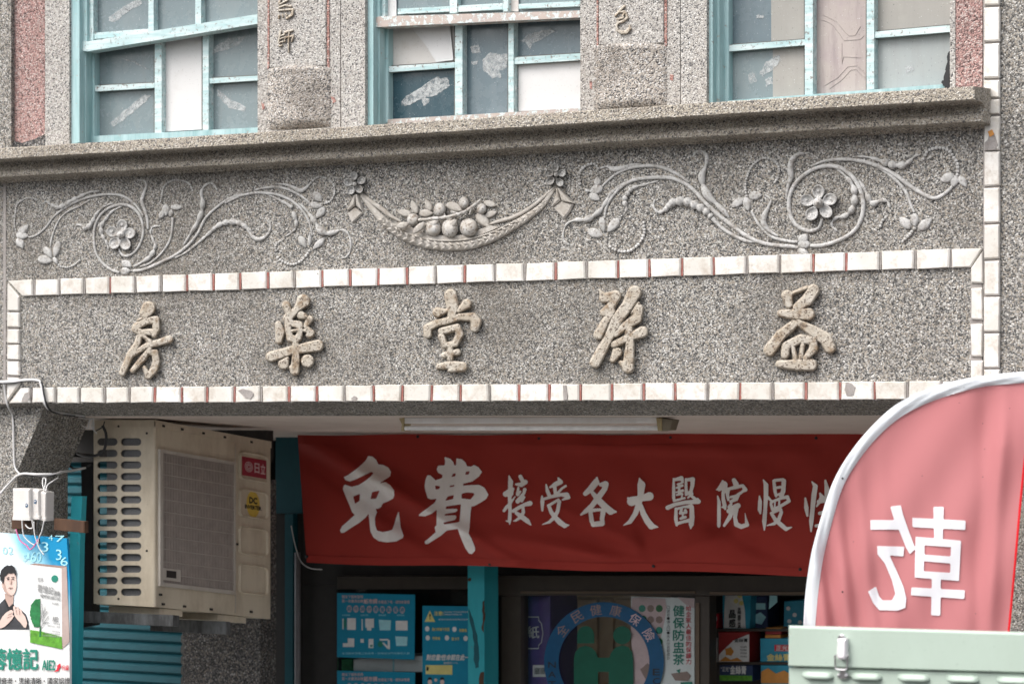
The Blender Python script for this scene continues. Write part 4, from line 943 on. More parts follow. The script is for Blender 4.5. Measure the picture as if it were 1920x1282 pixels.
# slotted side panel facing the street
Tsl = lambda x, y: (x, y)
slots = []
PW, PH = XA-XLs, zt-zb
for r in range(14):
    for c in range(2):
        cx_ = (201 if c == 0 else 245.5); cy_ = 828+r*21.65
        slots.append((cx_, cy_))
xs = np.arange(174, 292, 1.0); ysx = np.arange(788, 1140, 1.0)
Xg, Yg = np.meshgrid(xs, ysx)
d = np.maximum(np.maximum(175.5-Xg, Xg-286), np.maximum((797-(Xg-175)*.06)-Yg, Yg-(1131+(Xg-175)*.055)))
for cx_, cy_ in slots:
    q = np.abs(Xg-cx_)-12.5; dd = np.hypot(np.maximum(q, 0), Yg-cy_)-6.9
    d = np.maximum(d, -dd)
V, Fc = march(d, xs, ysx); m = MB(); nV = len(V)
a = [at(x, y, YA) for x, y, e in V]; b = [Vector((p.x, YA+.006, p.z)) for p in a]
edge = {}
for f in Fc:
    for i in range(len(f)):
        k = (f[i], f[(i+1) % len(f)]); edge[k] = 1
sk = [(j, i, nV+i, nV+j) for (i, j) in edge if (j, i) not in edge]
m.add(a+b, [tuple(f) for f in Fc]+sk)
m.build('side_panel', M['ac'], AC)
# rounded near corner and the long front made of boxes
m = MB(); rr = .012; N = 7; vs = []; fs = []
xq = at(286, 900, YA).x
for k in range(N):
    g = math.pi/2*k/(N-1); x = xq+(XA-xq)*math.sin(g); y = .012*(1-math.cos(g))
    vs += [AP(x, y, zb-.0), AP(x, y, zt)]
for k in range(N-1): fs.append((2*k, 2*k+1, 2*k+3, 2*k+2))
m.add(vs, fs)
gy0, gy1 = .07, .0
def fy(px): return yfor(px, XA)-YA
g0, g1 = fy(296), fy(439); gz0, gz1 = zb+PH*.115, zb+PH*.855
acbox(m, XA-.012, .0125, gz1, XA, Lf, zt-.001); acbox(m, XA-.012, .0125, zb, XA, Lf, gz0)
acbox(m, XA-.012, .0125, gz0+.0003, XA, g0, gz1-.0003); acbox(m, XA-.012, g1, gz0+.0003, XA, Lf, gz1-.0003)
acbox(m, XLs, .006, zt-.012, XA-.0125, Lf, zt); acbox(m, XLs, .02, zb, XA-.0125, Lf, zb+.008); acbox(m, XLs, Lf-.01, zb+.0085, XA-.0125, Lf, zt-.0125)
m.build('casing', M['ac'], AC)
m = MB(); acbox(m, XLs-.004, -.004, zt+.0005, XA+.004, Lf+.002, zt+.006); m2 = m
acbox(m, XA+.0005, -.004, zt-.022, XA+.004, Lf+.002, zt); acbox(m, XLs-.004, -.004, zt-.020, XA+.004, -.0005, zt); m.build('top_lid', M['ac'], AC)
m = MB(); acbox(m, XLs+.055, .018, zb+.01, XA-.016, .03, zt-.014); m.build('coil', M['coil'], AC)
m = MB(); acbox(m, XLs+.003, .12, zb+.01, XA-.03, .13, zt-.014); m.build('inner_sheet', M['ac_dark'], AC)
# outlet grille: sunken well, frame, fine upright bars, thin wires
m = MB(); acbox(m, XA-.05, g0, gz0, XA-.045, g1, gz1); GRD = m.build('grille_well', M['ac_dark'], AC)
m = MB(); t = .022
acbox(m, XA-.005, g0, gz0, XA+.012, g0+t, gz1); acbox(m, XA-.005, g1-t*.6, gz0, XA+.010, g1, gz1); acbox(m, XA-.005, g0+t, gz0, XA+.011, g1-t*.6, gz0+t*.7); acbox(m, XA-.005, g0+t, gz1-t*.6, XA+.011, g1-t*.6, gz1)
GF = m.build('grille', M['ac_frame'], AC)
m = MB(); nb = 46
for i in range(nb):
    y = g0+t+(g1-t*.6-g0-t)*(i+.5)/nb; acbox(m, XA-.012, y-.0018, gz0+t*.7, XA+.006, y+.0018, gz1-t*.6)
m.build('grille_bars', M['ac_bar'], GF)
m = MB()
for i in range(1, 11):
    z = gz0+(gz1-gz0)*i/11; acbox(m, XA+.0065, g0+t, z-.0012, XA+.008, g1-t*.6, z+.0012)
m.build('grille_wires', M['ac_frame'], GF)
hy0, hy1 = g0+t*1.1, fy(335); hz0, hz1 = zb+PH*.150, zb+PH*.215
m = MB(); acbox(m, XA-.004, hy0, hz0, XA+.0095, hy1, hz1); m.build('maker_plate', M['ac_frame'], GF)
m = MB(); acbox(m, XA-.002, hy0+.02, hz0+.012, XA+.0102, hy0+.085, hz1-.008); m.build('plate_recess', M['ac_dark'], GF)
# embossed panels right of the grille
p0, p1 = fy(446), fy(502)
def ring(mb, y0, z0, y1, z1, w_, h):
    pts = []
    for (cy, cz, a0) in ((y1-.03, z1-.02, 0), (y0+.03, z1-.02, 90), (y0+.03, z0+.02, 180), (y1-.03, z0+.02, 270)):
        for k in range(5):
            g = math.radians(a0+k*22.5); pts.append((cy+.03*math.cos(g), cz+.02*math.sin(g)))
    c = ((y0+y1)/2, (z0+z1)/2); vs = []; n = len(pts)
    for q, x in ((1.0, XA+.0003), (.955, XA+h), (.90, XA+h), (.86, XA+.0015), (.0, XA+.0015)):
        for y, z in pts: vs.append(AP(x, c[0]+(y-c[0])*q, c[1]+(z-c[1])*q))
    mb.add(vs, [(j*n+i, j*n+(i+1) % n, (j+1)*n+(i+1) % n, (j+1)*n+i) for j in range(4) for i in range(n)])
edges = [(.80, .955), (.592, .753), (.385, .548), (.165, .330)]
edges = [(zb+PH*a_, zb+PH*b_) for a_, b_ in [(.765, .925), (.555, .715), (.345, .505), (.125, .295)]]
for z0, z1 in edges:
    m = MB(); ring(m, p0, z0, p1, z1, 0, .011); m.build('embossed_panel', M['ac'], AC)
m = MB(); acbox(m, XA-.001, fy(440.5), zb+.01, XA+.0012, fy(442), zt-.03); m.build('panel_seam', M['ac_frame'], AC)
by0, by1 = fy(453), fy(498); bz0, bz1 = zb+PH*.79, zb+PH*.895
m = MB(); acbox(m, XA+.001, by0, bz0, XA+.004, by1, bz1); BG = m.build('badge', M['ac_red'], AC)
on = lambda y0, y1, z0, z1, dx: (lambda a_, b_: AP(XA+dx, y0+(y1-y0)*a_, z0+(z1-z0)*b_))
m = MB(); bw = by1-by0
text_fn(m, '日', on(by0+bw*.50, by0+bw*.70, bz0+.018, bz1-.018, .0048), .02); text_fn(m, '立', on(by0+bw*.75, by0+bw*.95, bz0+.018, bz1-.018, .0048), .02)
cyy, czz = by0+bw*.26, (bz0+bz1)/2
def ringf(mb, r0, r1, sy=1.35):
    n = 24; vs = []
    for i in range(n):
        g = 2*math.pi*i/n
        for r in (r0, r1): vs.append(AP(XA+.0048, cyy+math.cos(g)*r*sy, czz+math.sin(g)*r))
    mb.add(vs, [(2*i, 2*i+1, (2*i+3) % (2*n), (2*i+2) % (2*n)) for i in range(n)])
ringf(m, .006, .009); ringf(m, .0125, .0155); ringf(m, .019, .0215)
m.build('badge_lettering', M['print_pink'], BG)
n = 28; yy0, zz0 = (fy(458)+fy(489))/2, zb+PH*.635; ry_, rz_ = (fy(489)-fy(458))/2*.80, PH*.075
def oval(mb, k, dx): mb.add([AP(XA+dx, yy0+math.cos(2*math.pi*i/n)*ry_*k, zz0+math.sin(2*math.pi*i/n)*rz_*k) for i in range(n)], [tuple(range(n))])
m = MB(); oval(m, 1.0, .003); ST = m.build('oval_sticker', M['ac_yellow'], AC)
m = MB(); text_fn(m, 'DC', on(yy0-ry_*.62, yy0+ry_*.62, zz0+.002, zz0+rz_*.55, .0036), .05); text_fn(m, 'INVERTER', on(yy0-ry_*1.25, yy0+ry_*1.25, zz0-rz_*.38, zz0-.004, .0036), .04); m.build('sticker_lettering', M['print_black'], ST)
for px, zf in ((305, .985), (340, .985), (380, .985), (420, .985), (470, .985), (305, .02), (345, .02), (395, .02), (470, .03), (300, .07), (443, .4)):
    m = MB(); y = fy(px); acbox(m, XA-.001, y-.008, zb+PH*zf-.005, XA+.0062, y+.008, zb+PH*zf+.004); m.build('screw', M['ac_dark'], AC)
for xq_, yq_ in ((222, 799), (275, 812), (275, 1032), (222, 1122)):
    m = MB(); ell(m, xq_, yq_, 2.2, 2.2, 0, .004, YA-.004 if yq_ < 810 else YA, 8, 4); m.build('screw', M['ac_dark'], AC)
for f0, f1 in ((.05, .20), (Lf*.55, Lf*.8)):
    m = MB()
    v0 = zb-.028
    acbox(m, XLs+.04, f0, v0, XA-.012, f1, zb-.002); m.build('foot', M['ac'], AC)
# bracket
BR = thing('wall_bracket', 'dark weathered angle iron bracket carrying the air conditioner', 'bracket', (XLs, YA, zb-.05))
m = MB(); acbox(m, XLs-.05, -.01, zb-.075, XA+.10, .03, zb-.03); m.build('rail', M['iron'], BR)
m = MB(); acbox(m, XLs-.02, Lf*.5, zb-.085, XA+.06, Lf*.5+.03, zb-.032); m.build('rail', M['iron'], BR)
m = MB(); prism(m, [(152, 866), (173, 866), (173, 1172), (156, 1176)], YA+.05, .05); m.build('upright', M['black'], BR)
m = MB(); prism(m, [(135, 848), (180, 852), (180, 858), (135, 856)], YA+.06, .03); m.build('cross_arm', M['black'], BR)

# ------------------------------------------------------------------ strip lamp
YL = .33
LA = thing('strip_lamp', 'unlit fluorescent strip lamp under the arcade ceiling', 'lamp', tuple(at(1000, 790, YL)))
m = MB(); qd(m, [(757, 783), (1236, 782), (1236, 793), (757, 794)], YL, .05); m.build('housing', M['lamp'], LA)
m = MB(); tube3(m, [at(760, 802.5, YL+.0), at(1000, 802.5, YL+.0), at(1234, 802, YL+.0)], .0085, 14); m.build('tube', M['lamp_tube'], LA, True)
for q, mt in (([(748, 784), (757, 783), (757, 808), (752, 808), (753, 796)], 'lamp_end'), ([(1235, 782), (1262, 787), (1256, 806), (1236, 808)], 'lamp_end2'), ([(1230, 783), (1240, 783), (1241, 808), (1233, 808)], 'lamp_end')):
    m = MB(); qd(m, q, YL-.006 if mt == 'lamp_end' else YL-.002, .05); m.build('end_socket', M[mt], LA)

# ------------------------------------------------------------------ red cloth banner
YB = 1.7
def bd(px, py):
    def fold(x0, y0, x1, y1, A, w_):
        L = math.hypot(x1-x0, y1-y0); nx, ny = -(y1-y0)/L, (x1-x0)/L
        s = (px-x0)*nx+(py-y0)*ny; t = ((px-x0)*(x1-x0)+(py-y0)*(y1-y0))/L/L
        return A*math.exp(-(s/w_)**2)*max(0, min(1, 1.25-abs(t-.5)*2))
    z = fold(575, 822, 1010, 1085, -.08, 17)+fold(575, 860, 880, 1062, .06, 18)+fold(570, 830, 760, 960, -.03, 14)
    z += fold(900, 1000, 1230, 1062, -.05, 16)+fold(1230, 1050, 1500, 960, -.035, 18)+fold(1230, 1040, 1000, 930, -.03, 16)+fold(1500, 1060, 1300, 960, .035, 18)+fold(1225, 1062, 1190, 950, .02, 14)+fold(930, 830, 1500, 850, -.014, 10)
    z += .008*math.sin(px*.021+py*.012)+.004*math.sin(px*.05-py*.06)+.006*math.sin(px*.011)
    return z
def bq(u, v):
    px = 558+u*1290; top = 815-u*2.5+1.2*math.sin(u*30); bot = 1053+u*33+2*math.sin(u*19)
    return px+(1-u)*17*v*0.0+(17*v if u < .02 else 17*v*(1-u)), top+(bot-top)*v
BN = thing('cloth_banner', 'long red cloth banner with white brush writing across the arcade', 'banner', tuple(at(1000, 1060, YB)))
m = MB(); NU, NV = 220, 44; vs = []
for j in range(NV+1):
    for i in range(NU+1):
        x, y = bq(i/NU, j/NV); vs.append(at(x, y, YB+bd(x, y)))
m.add(vs, [(j*(NU+1)+i, j*(NU+1)+i+1, (j+1)*(NU+1)+i+1, (j+1)*(NU+1)+i) for j in range(NV) for i in range(NU)])
m.build('cloth', M['banner'], BN, True)
m = MB()
for v0, v1 in ((0, .07), (.945, 1.004)):
    vs = []
    for i in range(NU+1):
        for v in (v0, v1): x, y = bq(i/NU, v); vs.append(at(x, y, YB+bd(x, y)-.004))
    m.add(vs, [(2*i, 2*i+1, 2*i+3, 2*i+2) for i in range(NU)])
m.build('hem', M['banner'], BN, True)
for x, y in ((783, 818), (1010, 822), (1257, 820), (1530, 821), (918, 1057), (1225, 1061), (1500, 1067), (575, 1043)):
    m = MB(); ell(m, x, y, 3.2, 3.2, 0, .004, YB+bd(x, y)-.004, 10, 4); m.build('eyelet', M['black'], BN)
TI = crop(620, 840, 6.103); TJ = crop(930, 870, 8); TK = crop(1160, 870, 8); TL = crop(1330, 870, 8)
mian = [[(430, 88), (480, 95), (520, 130), (545, 185), (600, 190), (660, 220), (690, 270), (680, 320), (620, 360), (555, 402), (625, 385), (680, 420), (725, 480), (728, 540), (715, 575), (650, 610), (595, 630), (580, 670), (540, 692), (515, 690), (530, 730), (505, 800), (510, 880), (530, 940), (600, 958), (660, 945), (705, 930), (730, 860), (750, 790), (778, 710), (788, 790), (800, 900), (835, 1000), (825, 1025), (750, 1065), (640, 1075), (550, 1060), (490, 1020), (455, 950), (445, 860), (435, 745), (400, 790), (330, 850), (250, 900), (150, 965), (120, 968), (105, 940), (130, 890), (200, 830), (275, 760), (245, 730), (215, 650), (180, 570), (140, 470), (150, 425), (165, 415), (240, 440), (320, 420), (400, 370), (460, 320), (490, 285), (465, 268), (380, 310), (300, 350), (220, 380), (170, 365), (148, 330), (200, 305), (290, 240), (360, 180), (400, 140)],
        [(258, 550), (335, 520), (330, 600), (278, 635)], [(475, 500), (562, 482), (520, 575), (455, 580)]]
fei = [[(1300, 98), (1370, 120), (1405, 160), (1412, 195), (1435, 195), (1438, 115), (1500, 125), (1545, 165), (1560, 205), (1605, 210), (1640, 190), (1690, 215), (1732, 270), (1700, 320), (1620, 380), (1515, 405), (1515, 428), (1600, 420), (1700, 418), (1760, 450), (1805, 530), (1780, 580), (1700, 630), (1640, 662), (1610, 665), (1600, 740), (1590, 900), (1578, 975), (1610, 1030), (1650, 1130), (1652, 1170), (1615, 1212), (1580, 1200), (1540, 1140), (1500, 1050), (1470, 970), (1455, 920), (1330, 940), (1260, 1000), (1180, 1050), (1110, 1095), (1080, 1092), (1075, 1065), (1120, 1030), (1200, 960), (1190, 900), (1210, 880), (1215, 700), (1160, 745), (1080, 778), (1000, 772), (1030, 740), (1100, 690), (1190, 620), (1215, 575), (1150, 585), (1110, 570), (1085, 490), (1075, 430), (1085, 360), (1105, 310), (1140, 308), (1200, 365), (1275, 340), (1280, 305), (1230, 280), (1212, 240), (1230, 200), (1305, 195), (1310, 150)],
       [(1400, 290), (1432, 285), (1425, 320), (1380, 328)], [(1550, 268), (1592, 260), (1580, 300), (1537, 302)], [(1195, 425), (1255, 435), (1240, 465), (1200, 472)], [(1365, 428), (1420, 418), (1410, 438), (1358, 445)], [(1340, 550), (1410, 535), (1400, 580), (1310, 600)], [(1500, 518), (1560, 505), (1635, 510), (1645, 530), (1600, 585), (1497, 572)],
       [(1320, 665), (1490, 640), (1475, 835), (1460, 845), (1300, 870), (1287, 850), (1420, 820), (1440, 790), (1430, 765), (1300, 770), (1310, 750), (1430, 730), (1455, 705), (1440, 690), (1315, 695)]]
bdl = lambda x, y: bd(x, y)-.006
for p in (mian, fei): flat_shape('brush_character', TI, [], [p], M['banner_ink'], BN, YB, 9, bdl)
brush = [
 (TJ, [[(195, 175, 10), (218, 260, 38), (215, 340, 34), (205, 500, 28), (210, 700, 26), (205, 830, 28), (205, 895, 10)], [(152, 848, 8), (195, 855, 18)], [(145, 445, 42), (200, 430, 62), (250, 370, 26)], [(120, 695, 22), (160, 640, 26), (210, 590, 22), (288, 482, 8)], [(365, 185, 30), (395, 240, 30)], [(300, 300, 16), (380, 305, 36), (440, 265, 36)], [(335, 350, 16), (325, 450, 28), (370, 405, 12)], [(430, 380, 28), (420, 430, 22), (325, 555, 34)], [(425, 490, 16), (385, 545, 26)], [(258, 700, 26), (350, 645, 28), (430, 605, 28), (510, 585, 38)], [(405, 640, 22), (410, 720, 26), (370, 790, 26), (300, 840, 18), (262, 850, 7)], [(305, 730, 26), (390, 790, 38), (470, 850, 36), (520, 905, 12)]]),
 (TJ, [[(935, 208, 14), (965, 265, 38), (890, 300, 36), (810, 345, 15)], [(752, 305, 12), (770, 400, 28), (800, 470, 28)], [(880, 340, 28), (890, 440, 24)], [(1045, 325, 18), (990, 360, 18), (930, 425, 20)], [(690, 480, 14), (695, 560, 32), (695, 690, 16)], [(720, 520, 20), (850, 480, 26), (980, 455, 26), (1060, 460, 40), (1085, 495, 30), (1000, 530, 14)], [(935, 530, 20), (800, 612, 22)], [(790, 620, 26), (830, 720, 30), (890, 800, 36), (960, 870, 42), (1030, 920, 36), (1095, 910, 8)], [(950, 560, 28), (925, 700, 28), (880, 790, 30), (800, 865, 22), (695, 902, 6)]]),
 (TJ, [[(1515, 200, 14), (1500, 270, 50), (1420, 370, 48), (1340, 440, 34)], [(1570, 305, 28), (1640, 300, 50), (1630, 370, 40), (1540, 490, 44), (1440, 620, 38), (1350, 700, 34), (1275, 755, 14)], [(1450, 430, 30), (1540, 540, 48), (1640, 640, 50), (1720, 705, 52), (1800, 712, 14)], [(1415, 700, 32), (1435, 850, 34), (1460, 915, 22)], [(1440, 690, 28), (1560, 680, 22), (1620, 690, 32)], [(1610, 690, 38), (1590, 820, 34), (1600, 870, 30)], [(1460, 900, 38), (1590, 885, 42)]]),
 (TK, [[(312, 212, 12), (340, 310, 60), (330, 450, 45), (300, 600, 44), (250, 740, 38), (170, 860, 32), (72, 915, 6)], [(138, 505, 14), (195, 555, 70), (350, 510, 45), (460, 480, 64)], [(330, 620, 34), (370, 740, 42), (430, 850, 48), (490, 925, 50), (585, 940, 10)]]),
 (TK, [[(825, 215, 14), (825, 350, 24), (825, 500, 24), (830, 550, 18)], [(840, 232, 22), (940, 208, 34), (955, 245, 22)], [(885, 300, 16), (965, 270, 14)], [(870, 352, 16), (955, 318, 20)], [(905, 300, 18), (910, 440, 20)], [(860, 420, 10), (960, 395, 22)], [(870, 460, 14), (930, 440, 22)], [(840, 545, 18), (990, 505, 16)], [(960, 440, 12), (945, 490, 12)], [(1010, 222, 18), (1010, 330, 22), (1015, 430, 26)], [(1020, 232, 22), (1110, 225, 34), (1105, 320, 30), (1085, 400, 24)], [(1010, 455, 20), (1085, 410, 28)], [(1100, 440, 22), (1040, 500, 14)], [(1080, 465, 22), (1160, 530, 24)], [(735, 650, 34), (850, 600, 28), (1000, 570, 28), (1195, 558, 36)], [(1185, 515, 14), (1215, 560, 18)], [(860, 665, 22), (858, 820, 28), (870, 910, 20)], [(860, 672, 22), (960, 640, 14), (1090, 630, 32)], [(1095, 640, 34), (1100, 800, 38), (1088, 900, 38), (1080, 962, 10)], [(870, 890, 24), (980, 858, 22), (1060, 840, 30)], [(945, 655, 20), (930, 725, 24)], [(1000, 690, 22), (1012, 712, 18)], [(920, 735, 18), (1010, 722, 20)], [(930, 812, 20), (1000, 790, 22)], [(962, 740, 15), (960, 800, 15)]]),
 (TL, [[(200, 250, 16), (215, 310, 60), (150, 370, 34), (108, 380, 10)], [(235, 370, 46), (205, 440, 24), (210, 530, 28), (230, 620, 30), (238, 670, 16)], [(190, 640, 12), (230, 650, 20)], [(125, 475, 10), (145, 570, 26), (145, 750, 28), (142, 920, 26), (145, 945, 8)], [(370, 238, 32), (400, 300, 42)], [(285, 375, 26), (270, 450, 26), (285, 530, 20)], [(290, 368, 22), (390, 345, 28), (500, 320, 24), (540, 380, 32), (490, 410, 18)], [(510, 400, 18), (430, 455, 24)], [(320, 492, 18), (430, 470, 26), (400, 520, 32), (320, 560, 22)], [(300, 640, 28), (330, 590, 18)], [(290, 700, 34), (380, 640, 38), (430, 620, 40)], [(350, 690, 32), (300, 800, 32), (222, 918, 20)], [(400, 660, 40), (385, 800, 28), (405, 900, 36), (480, 935, 34), (565, 905, 32), (545, 800, 12), (535, 730, 4)]]),
 (TL, [[(812, 235, 10), (850, 310, 36), (850, 450, 34), (840, 650, 28), (825, 850, 34), (825, 985, 10)], [(752, 475, 10), (760, 560, 30), (755, 680, 30), (765, 735, 14)], [(860, 480, 26), (912, 530, 18)], [(968, 250, 24), (985, 400, 26), (1000, 475, 20)], [(980, 240, 22), (1105, 230, 24), (1118, 250, 34), (1108, 400, 34), (1080, 470, 34)], [(1000, 352, 20), (1060, 342, 22)], [(1000, 462, 18), (1080, 440, 22)], [(930, 550, 20), (925, 600, 20), (945, 670, 24)], [(940, 562, 20), (1060, 512, 22), (1170, 488, 26), (1195, 550, 26), (1080, 620, 24), (950, 682, 22)], [(985, 560, 13), (980, 640, 13)], [(1050, 530, 15), (1045, 620, 15)], [(930, 735, 24), (990, 830, 30), (1080, 910, 34), (1150, 970, 30), (1235, 942, 8)], [(930, 732, 22), (1070, 672, 22), (1080, 720, 26), (1040, 830, 28), (970, 890, 24), (865, 918, 8)]]),
 (TL, [[(1540, 262, 10), (1590, 330, 36), (1570, 450, 38), (1550, 650, 34), (1530, 850, 34), (1525, 1005, 12)], [(1440, 510, 14), (1455, 650, 34), (1470, 770, 16)], [(1660, 435, 14), (1690, 500, 40), (1610, 630, 12)], [(1740, 245, 16), (1770, 400, 42), (1770, 700, 38), (1770, 900, 36)], [(1640, 560, 30), (1830, 520, 36)], [(1655, 735, 26), (1830, 700, 30)], [(1600, 922, 22), (1880, 890, 30)]]),
]
for T, st in brush: flat_shape('brush_character', T, st, [], M['banner_ink'], BN, YB, 6, bdl)
# ------------------------------------------------------------------ posters and goods in the shop front
YP = 2.145
def poster(name, label, quad, Y, mat, group=None):
    m = MB(); prism(m, quad, Y, .003); o = m.build(name, M[mat]); return tag(o, label, 'poster', group)
def sub(nm, par, mat, fill, Y):
    m = MB(); fill(m); return m.build(nm, M[mat], par)
def blue_notice(dy, label, ymax=9999):
    y = lambda v: v+dy
    q = [(632, y(1111)), (778, y(1114)), (777, y(1236)), (632, y(1231))]
    P = poster('notice_poster', label, q, YP, 'poster_blue', 'blue pharmacy notices on the shop front')
    E = YP-.002
    m = MB()
    text_px(m, '糖友下載新服務', 641, y(1115), 681, y(1121), E, .01)
    text_px(m, '第一次量測血糖', 641, y(1123), 681, y(1129), E, .01); text_px(m, '紙市調', 682, y(1122), 707, y(1131), E, .03); text_px(m, '你看過了嗎・趕快來看看', 709, y(1125), 768, y(1131), E, .01)
    for i in range(9):
        cx = 655+i*12.4; m.add([at(cx+4.9*math.cos(g*.5236), y(1140.5)+i*.3+6.6*math.sin(g*.5236), E) for g in range(12)], [tuple(range(12))])
    m.build('lettering', M['print_pink'], P)
    m = MB()
    for i, ch in enumerate('紙市調你看重點服務'): text_px(m, ch, 655+i*12.4-3.6, y(1136)+i*.3, 655+i*12.4+3.6, y(1145)+i*.3, E-.0015, .02)
    m.build('headline', M['poster_blue'], P)
    m = MB()
    for a, b, c, d in ((651, 1158, 667, 1180), (642, 1159, 644, 1179), (685, 1159, 701, 1176), (678, 1160, 680, 1181), (688, 1176, 696, 1181), (742, 1163, 764, 1181), (652, 1196, 664, 1212), (643, 1205, 652, 1212), (676, 1197, 682, 1204), (691, 1197, 700, 1214), (712, 1197, 728, 1200), (727, 1199, 731, 1216)):
        m = MB(); prism(m, [(a, y(b)), (c, y(b)), (c, y(d)), (a, y(d))], E, .001); m.build('picture', M['print_white'], P)
    m = MB(); prism(m, [(716, y(1204)), (720, y(1204)), (730, y(1214)), (726, y(1215))], E-.001, .001); m.build('picture', M['print_white'], P)
    m = MB()
    for a, b, c, d in ((710, 1161, 733, 1181), (741, 1192, 764, 1210)): prism(m, [(a, y(b)), (c, y(b+1)), (c-1, y(d)), (a+2, y(d))], E, .001)
    for i in range(4): text_px(m, ['量測血糖機', '記錄手冊', '健康飲食衛教', '運動紀錄用品'][i], 642+i*34, y(1151), 656+i*34, y(1154), E)
    text_px(m, '本活動依現場公告為準・詳情請洽門市藥師人員', 641, y(1222), 768, y(1226), E)
    m.build('captions', M['print_pale'], P)
    m = MB(); m.add([at(713+5*math.cos(g*.5236), y(1207)+6*math.sin(g*.5236), E-.001) for g in range(12)], [tuple(range(12))]); m.build('picture', M['print_green'], P)
    m = MB(); prism(m, [(694, y(1208)), (698, y(1208)), (698, y(1212)), (694, y(1212))], E-.002, .001); m.build('picture', M['print_green'], P)
    m = MB(); prism(m, [(645, y(1160)), (649, y(1160)), (649, y(1176)), (645, y(1176))], E, .001)
    m.build('picture', M['print_green'], P)
    return P
blue_notice(0, 'square blue notice of nine round headline letters on the shop glass, above the white carton')
blue_notice(145.5, 'lower square blue notice below the white carton, cut off by the photo edge')
P = poster('notice_poster', 'tall blue warning notice with a yellow triangle, partly behind the teal post', [(792, 1135), (884, 1136), (884, 1330), (792, 1330)], YP-.004, 'poster_blue', 'blue pharmacy notices on the shop front')
E = YP-.006
sub('warning_triangle', P, 'print_yellow', lambda m: m.add([at(x, y, E) for x, y in ((796, 1165), (806, 1144), (816, 1165))], [(0, 1, 2)]), E)
m = MB(); text_px(m, '!', 805, 1150, 807.5, 1160, E-.0015, .03); m.build('lettering', M['print_black'], P)
m = MB(); text_px(m, '注意!', 814, 1145, 831, 1153, E, .03)
for x, y, t in ((810, 1176, '胸口疼痛不舒服'), (861, 1178, '頭暈痛'), (811, 1193, '呼吸喘'), (847, 1194, '冒冷汗')):
    text_px(m, t, x, y, x+len(t)*4.7, y+6, E, .02)
prism(m, [(798, 1246), (848, 1246), (848, 1264), (798, 1263)], E, .001)
m.build('lettering', M['print_yellow'], P)
m = MB(); text_px(m, '對症量!性命就在此一', 799, 1226, 879, 1237, E, .04, 2); text_px(m, '請速撥打一一九', 832, 1240, 858, 1244, E, .01)
text_px(m, '若您有以下任何症狀請立即', 833, 1145, 878, 1148, E, 0); text_px(m, '就醫並告知醫護人員', 833, 1150, 866, 1152.5, E, .01); text_px(m, '或撥打緊急救護電話協助', 822, 1159, 878, 1162, E, 0)
m.build('lettering', M['print_white'], P)
for x, y in ((801, 1178), (852, 1179), (802, 1195), (838, 1195), (873, 1196)):
    m = MB(); m.add([at(x+4.2*math.cos(g*.5236), y+5*math.sin(g*.5236), E) for g in range(12)], [tuple(range(12))]); m.build('symptom_picture', M['print_white'], P)
m = MB()
for x in (806, 829): m.add([at(x+4*math.cos(g*.5236), 1278+5*math.sin(g*.5236), E) for g in range(12)], [tuple(range(12))])
m.add([at(817+3*math.cos(g*.5236), 1274+3*math.sin(g*.5236), E) for g in range(12)], [tuple(range(12))])
m.build('faces', M['print_skin'], P)
m = MB()
for x in (806, 829): m.add([at(x+4.4*math.cos(math.pi+g*.2856), 1273.5+5*math.sin(math.pi+g*.2856), E-.001) for g in range(12)], [tuple(range(12))])
prism(m, [(800, 1249), (804, 1250), (803, 1257), (799, 1256)], E-.002, .001); m.build('figures', M['print_black'], P)
# carton between the notices, paper pack, posters behind the glass
m = MB(); bprism(m, [(662, 1235), (793, 1229), (793, 1259), (662, 1257)], YP+.065, .3); t = tag(m.build('storage_carton', M['poster_white']), 'white carton standing behind the glass between the blue notices', 'carton')
m = MB(); prism(m, rect(736, 1233, 739, 1258), YP+.062, .002); m.build('tape_band', M['print_pale'], t)
m = MB(); bprism(m, rect(640, 1235, 660, 1262), YP+.08, .2); tag(m.build('medicine_box', M['print_leaf']), 'small dark green box left of the white carton', 'box')
m = MB(); bprism(m, rect(977, 1113, 1032, 1400), 2.26, .25, .01); PK = tag(m.build('paper_pack', M['purple']), 'tall purple pack of tissue paper behind the door glass', 'pack')
m = MB(); fr = [(974, 1156), (1010, 1156), (1010, 1162), (1015, 1168), (1018, 1186), (1015, 1204), (1010, 1209), (1010, 1215), (974, 1215)]
wp = [at(x, y, 2.255) for x, y in fr]; tube3(m, wp, .0022, 6); text_px(m, '紙', 988, 1173, 1011, 1196, 2.255, .01); text_px(m, '三', 975, 1178, 984, 1196, 2.255); m.build('label_frame', M['print_white'], PK)
m = MB(); prism(m, rect(999, 1246, 1026, 1268), 2.256, .003); BC = m.build('barcode_patch', M['print_white'], PK)
m = MB()
for i in range(9): prism(m, rect(1002+i*2.2, 1251, 1002+i*2.2+random.uniform(.7, 1.4), 1263), 2.254, .001)
m.build('barcode', M['print_black'], BC)
TEA = poster('tea_poster', 'white and pink poster with green dots and vertical writing on the door glass', [(1183, 1117), (1302, 1121), (1302, 1330), (1187, 1330)], 2.20, 'poster_white')
E = 2.197
m = MB(); prism(m, jag([(1184, 1120), (1248, 1121), (1244, 1170), (1238, 1230), (1218, 1330), (1188, 1330)], 3, 3), E+.001, .001); prism(m, [(1270, 1119), (1302, 1121), (1302, 1140), (1285, 1132)], E+.001, .001); m.build('pink_print', M['print_pink'], TEA)
m = MB(); vtext(m, '健保防盅茶', 1272.5, 1133, 1247, 21, E, .025); m.build('title', M['print_green'], TEA)
m = MB(); vtext(m, '給全家人最佳的保護力', 1291, 1134, 1245, 10, E, .01); m.build('slogan', M['print_red'], TEA)
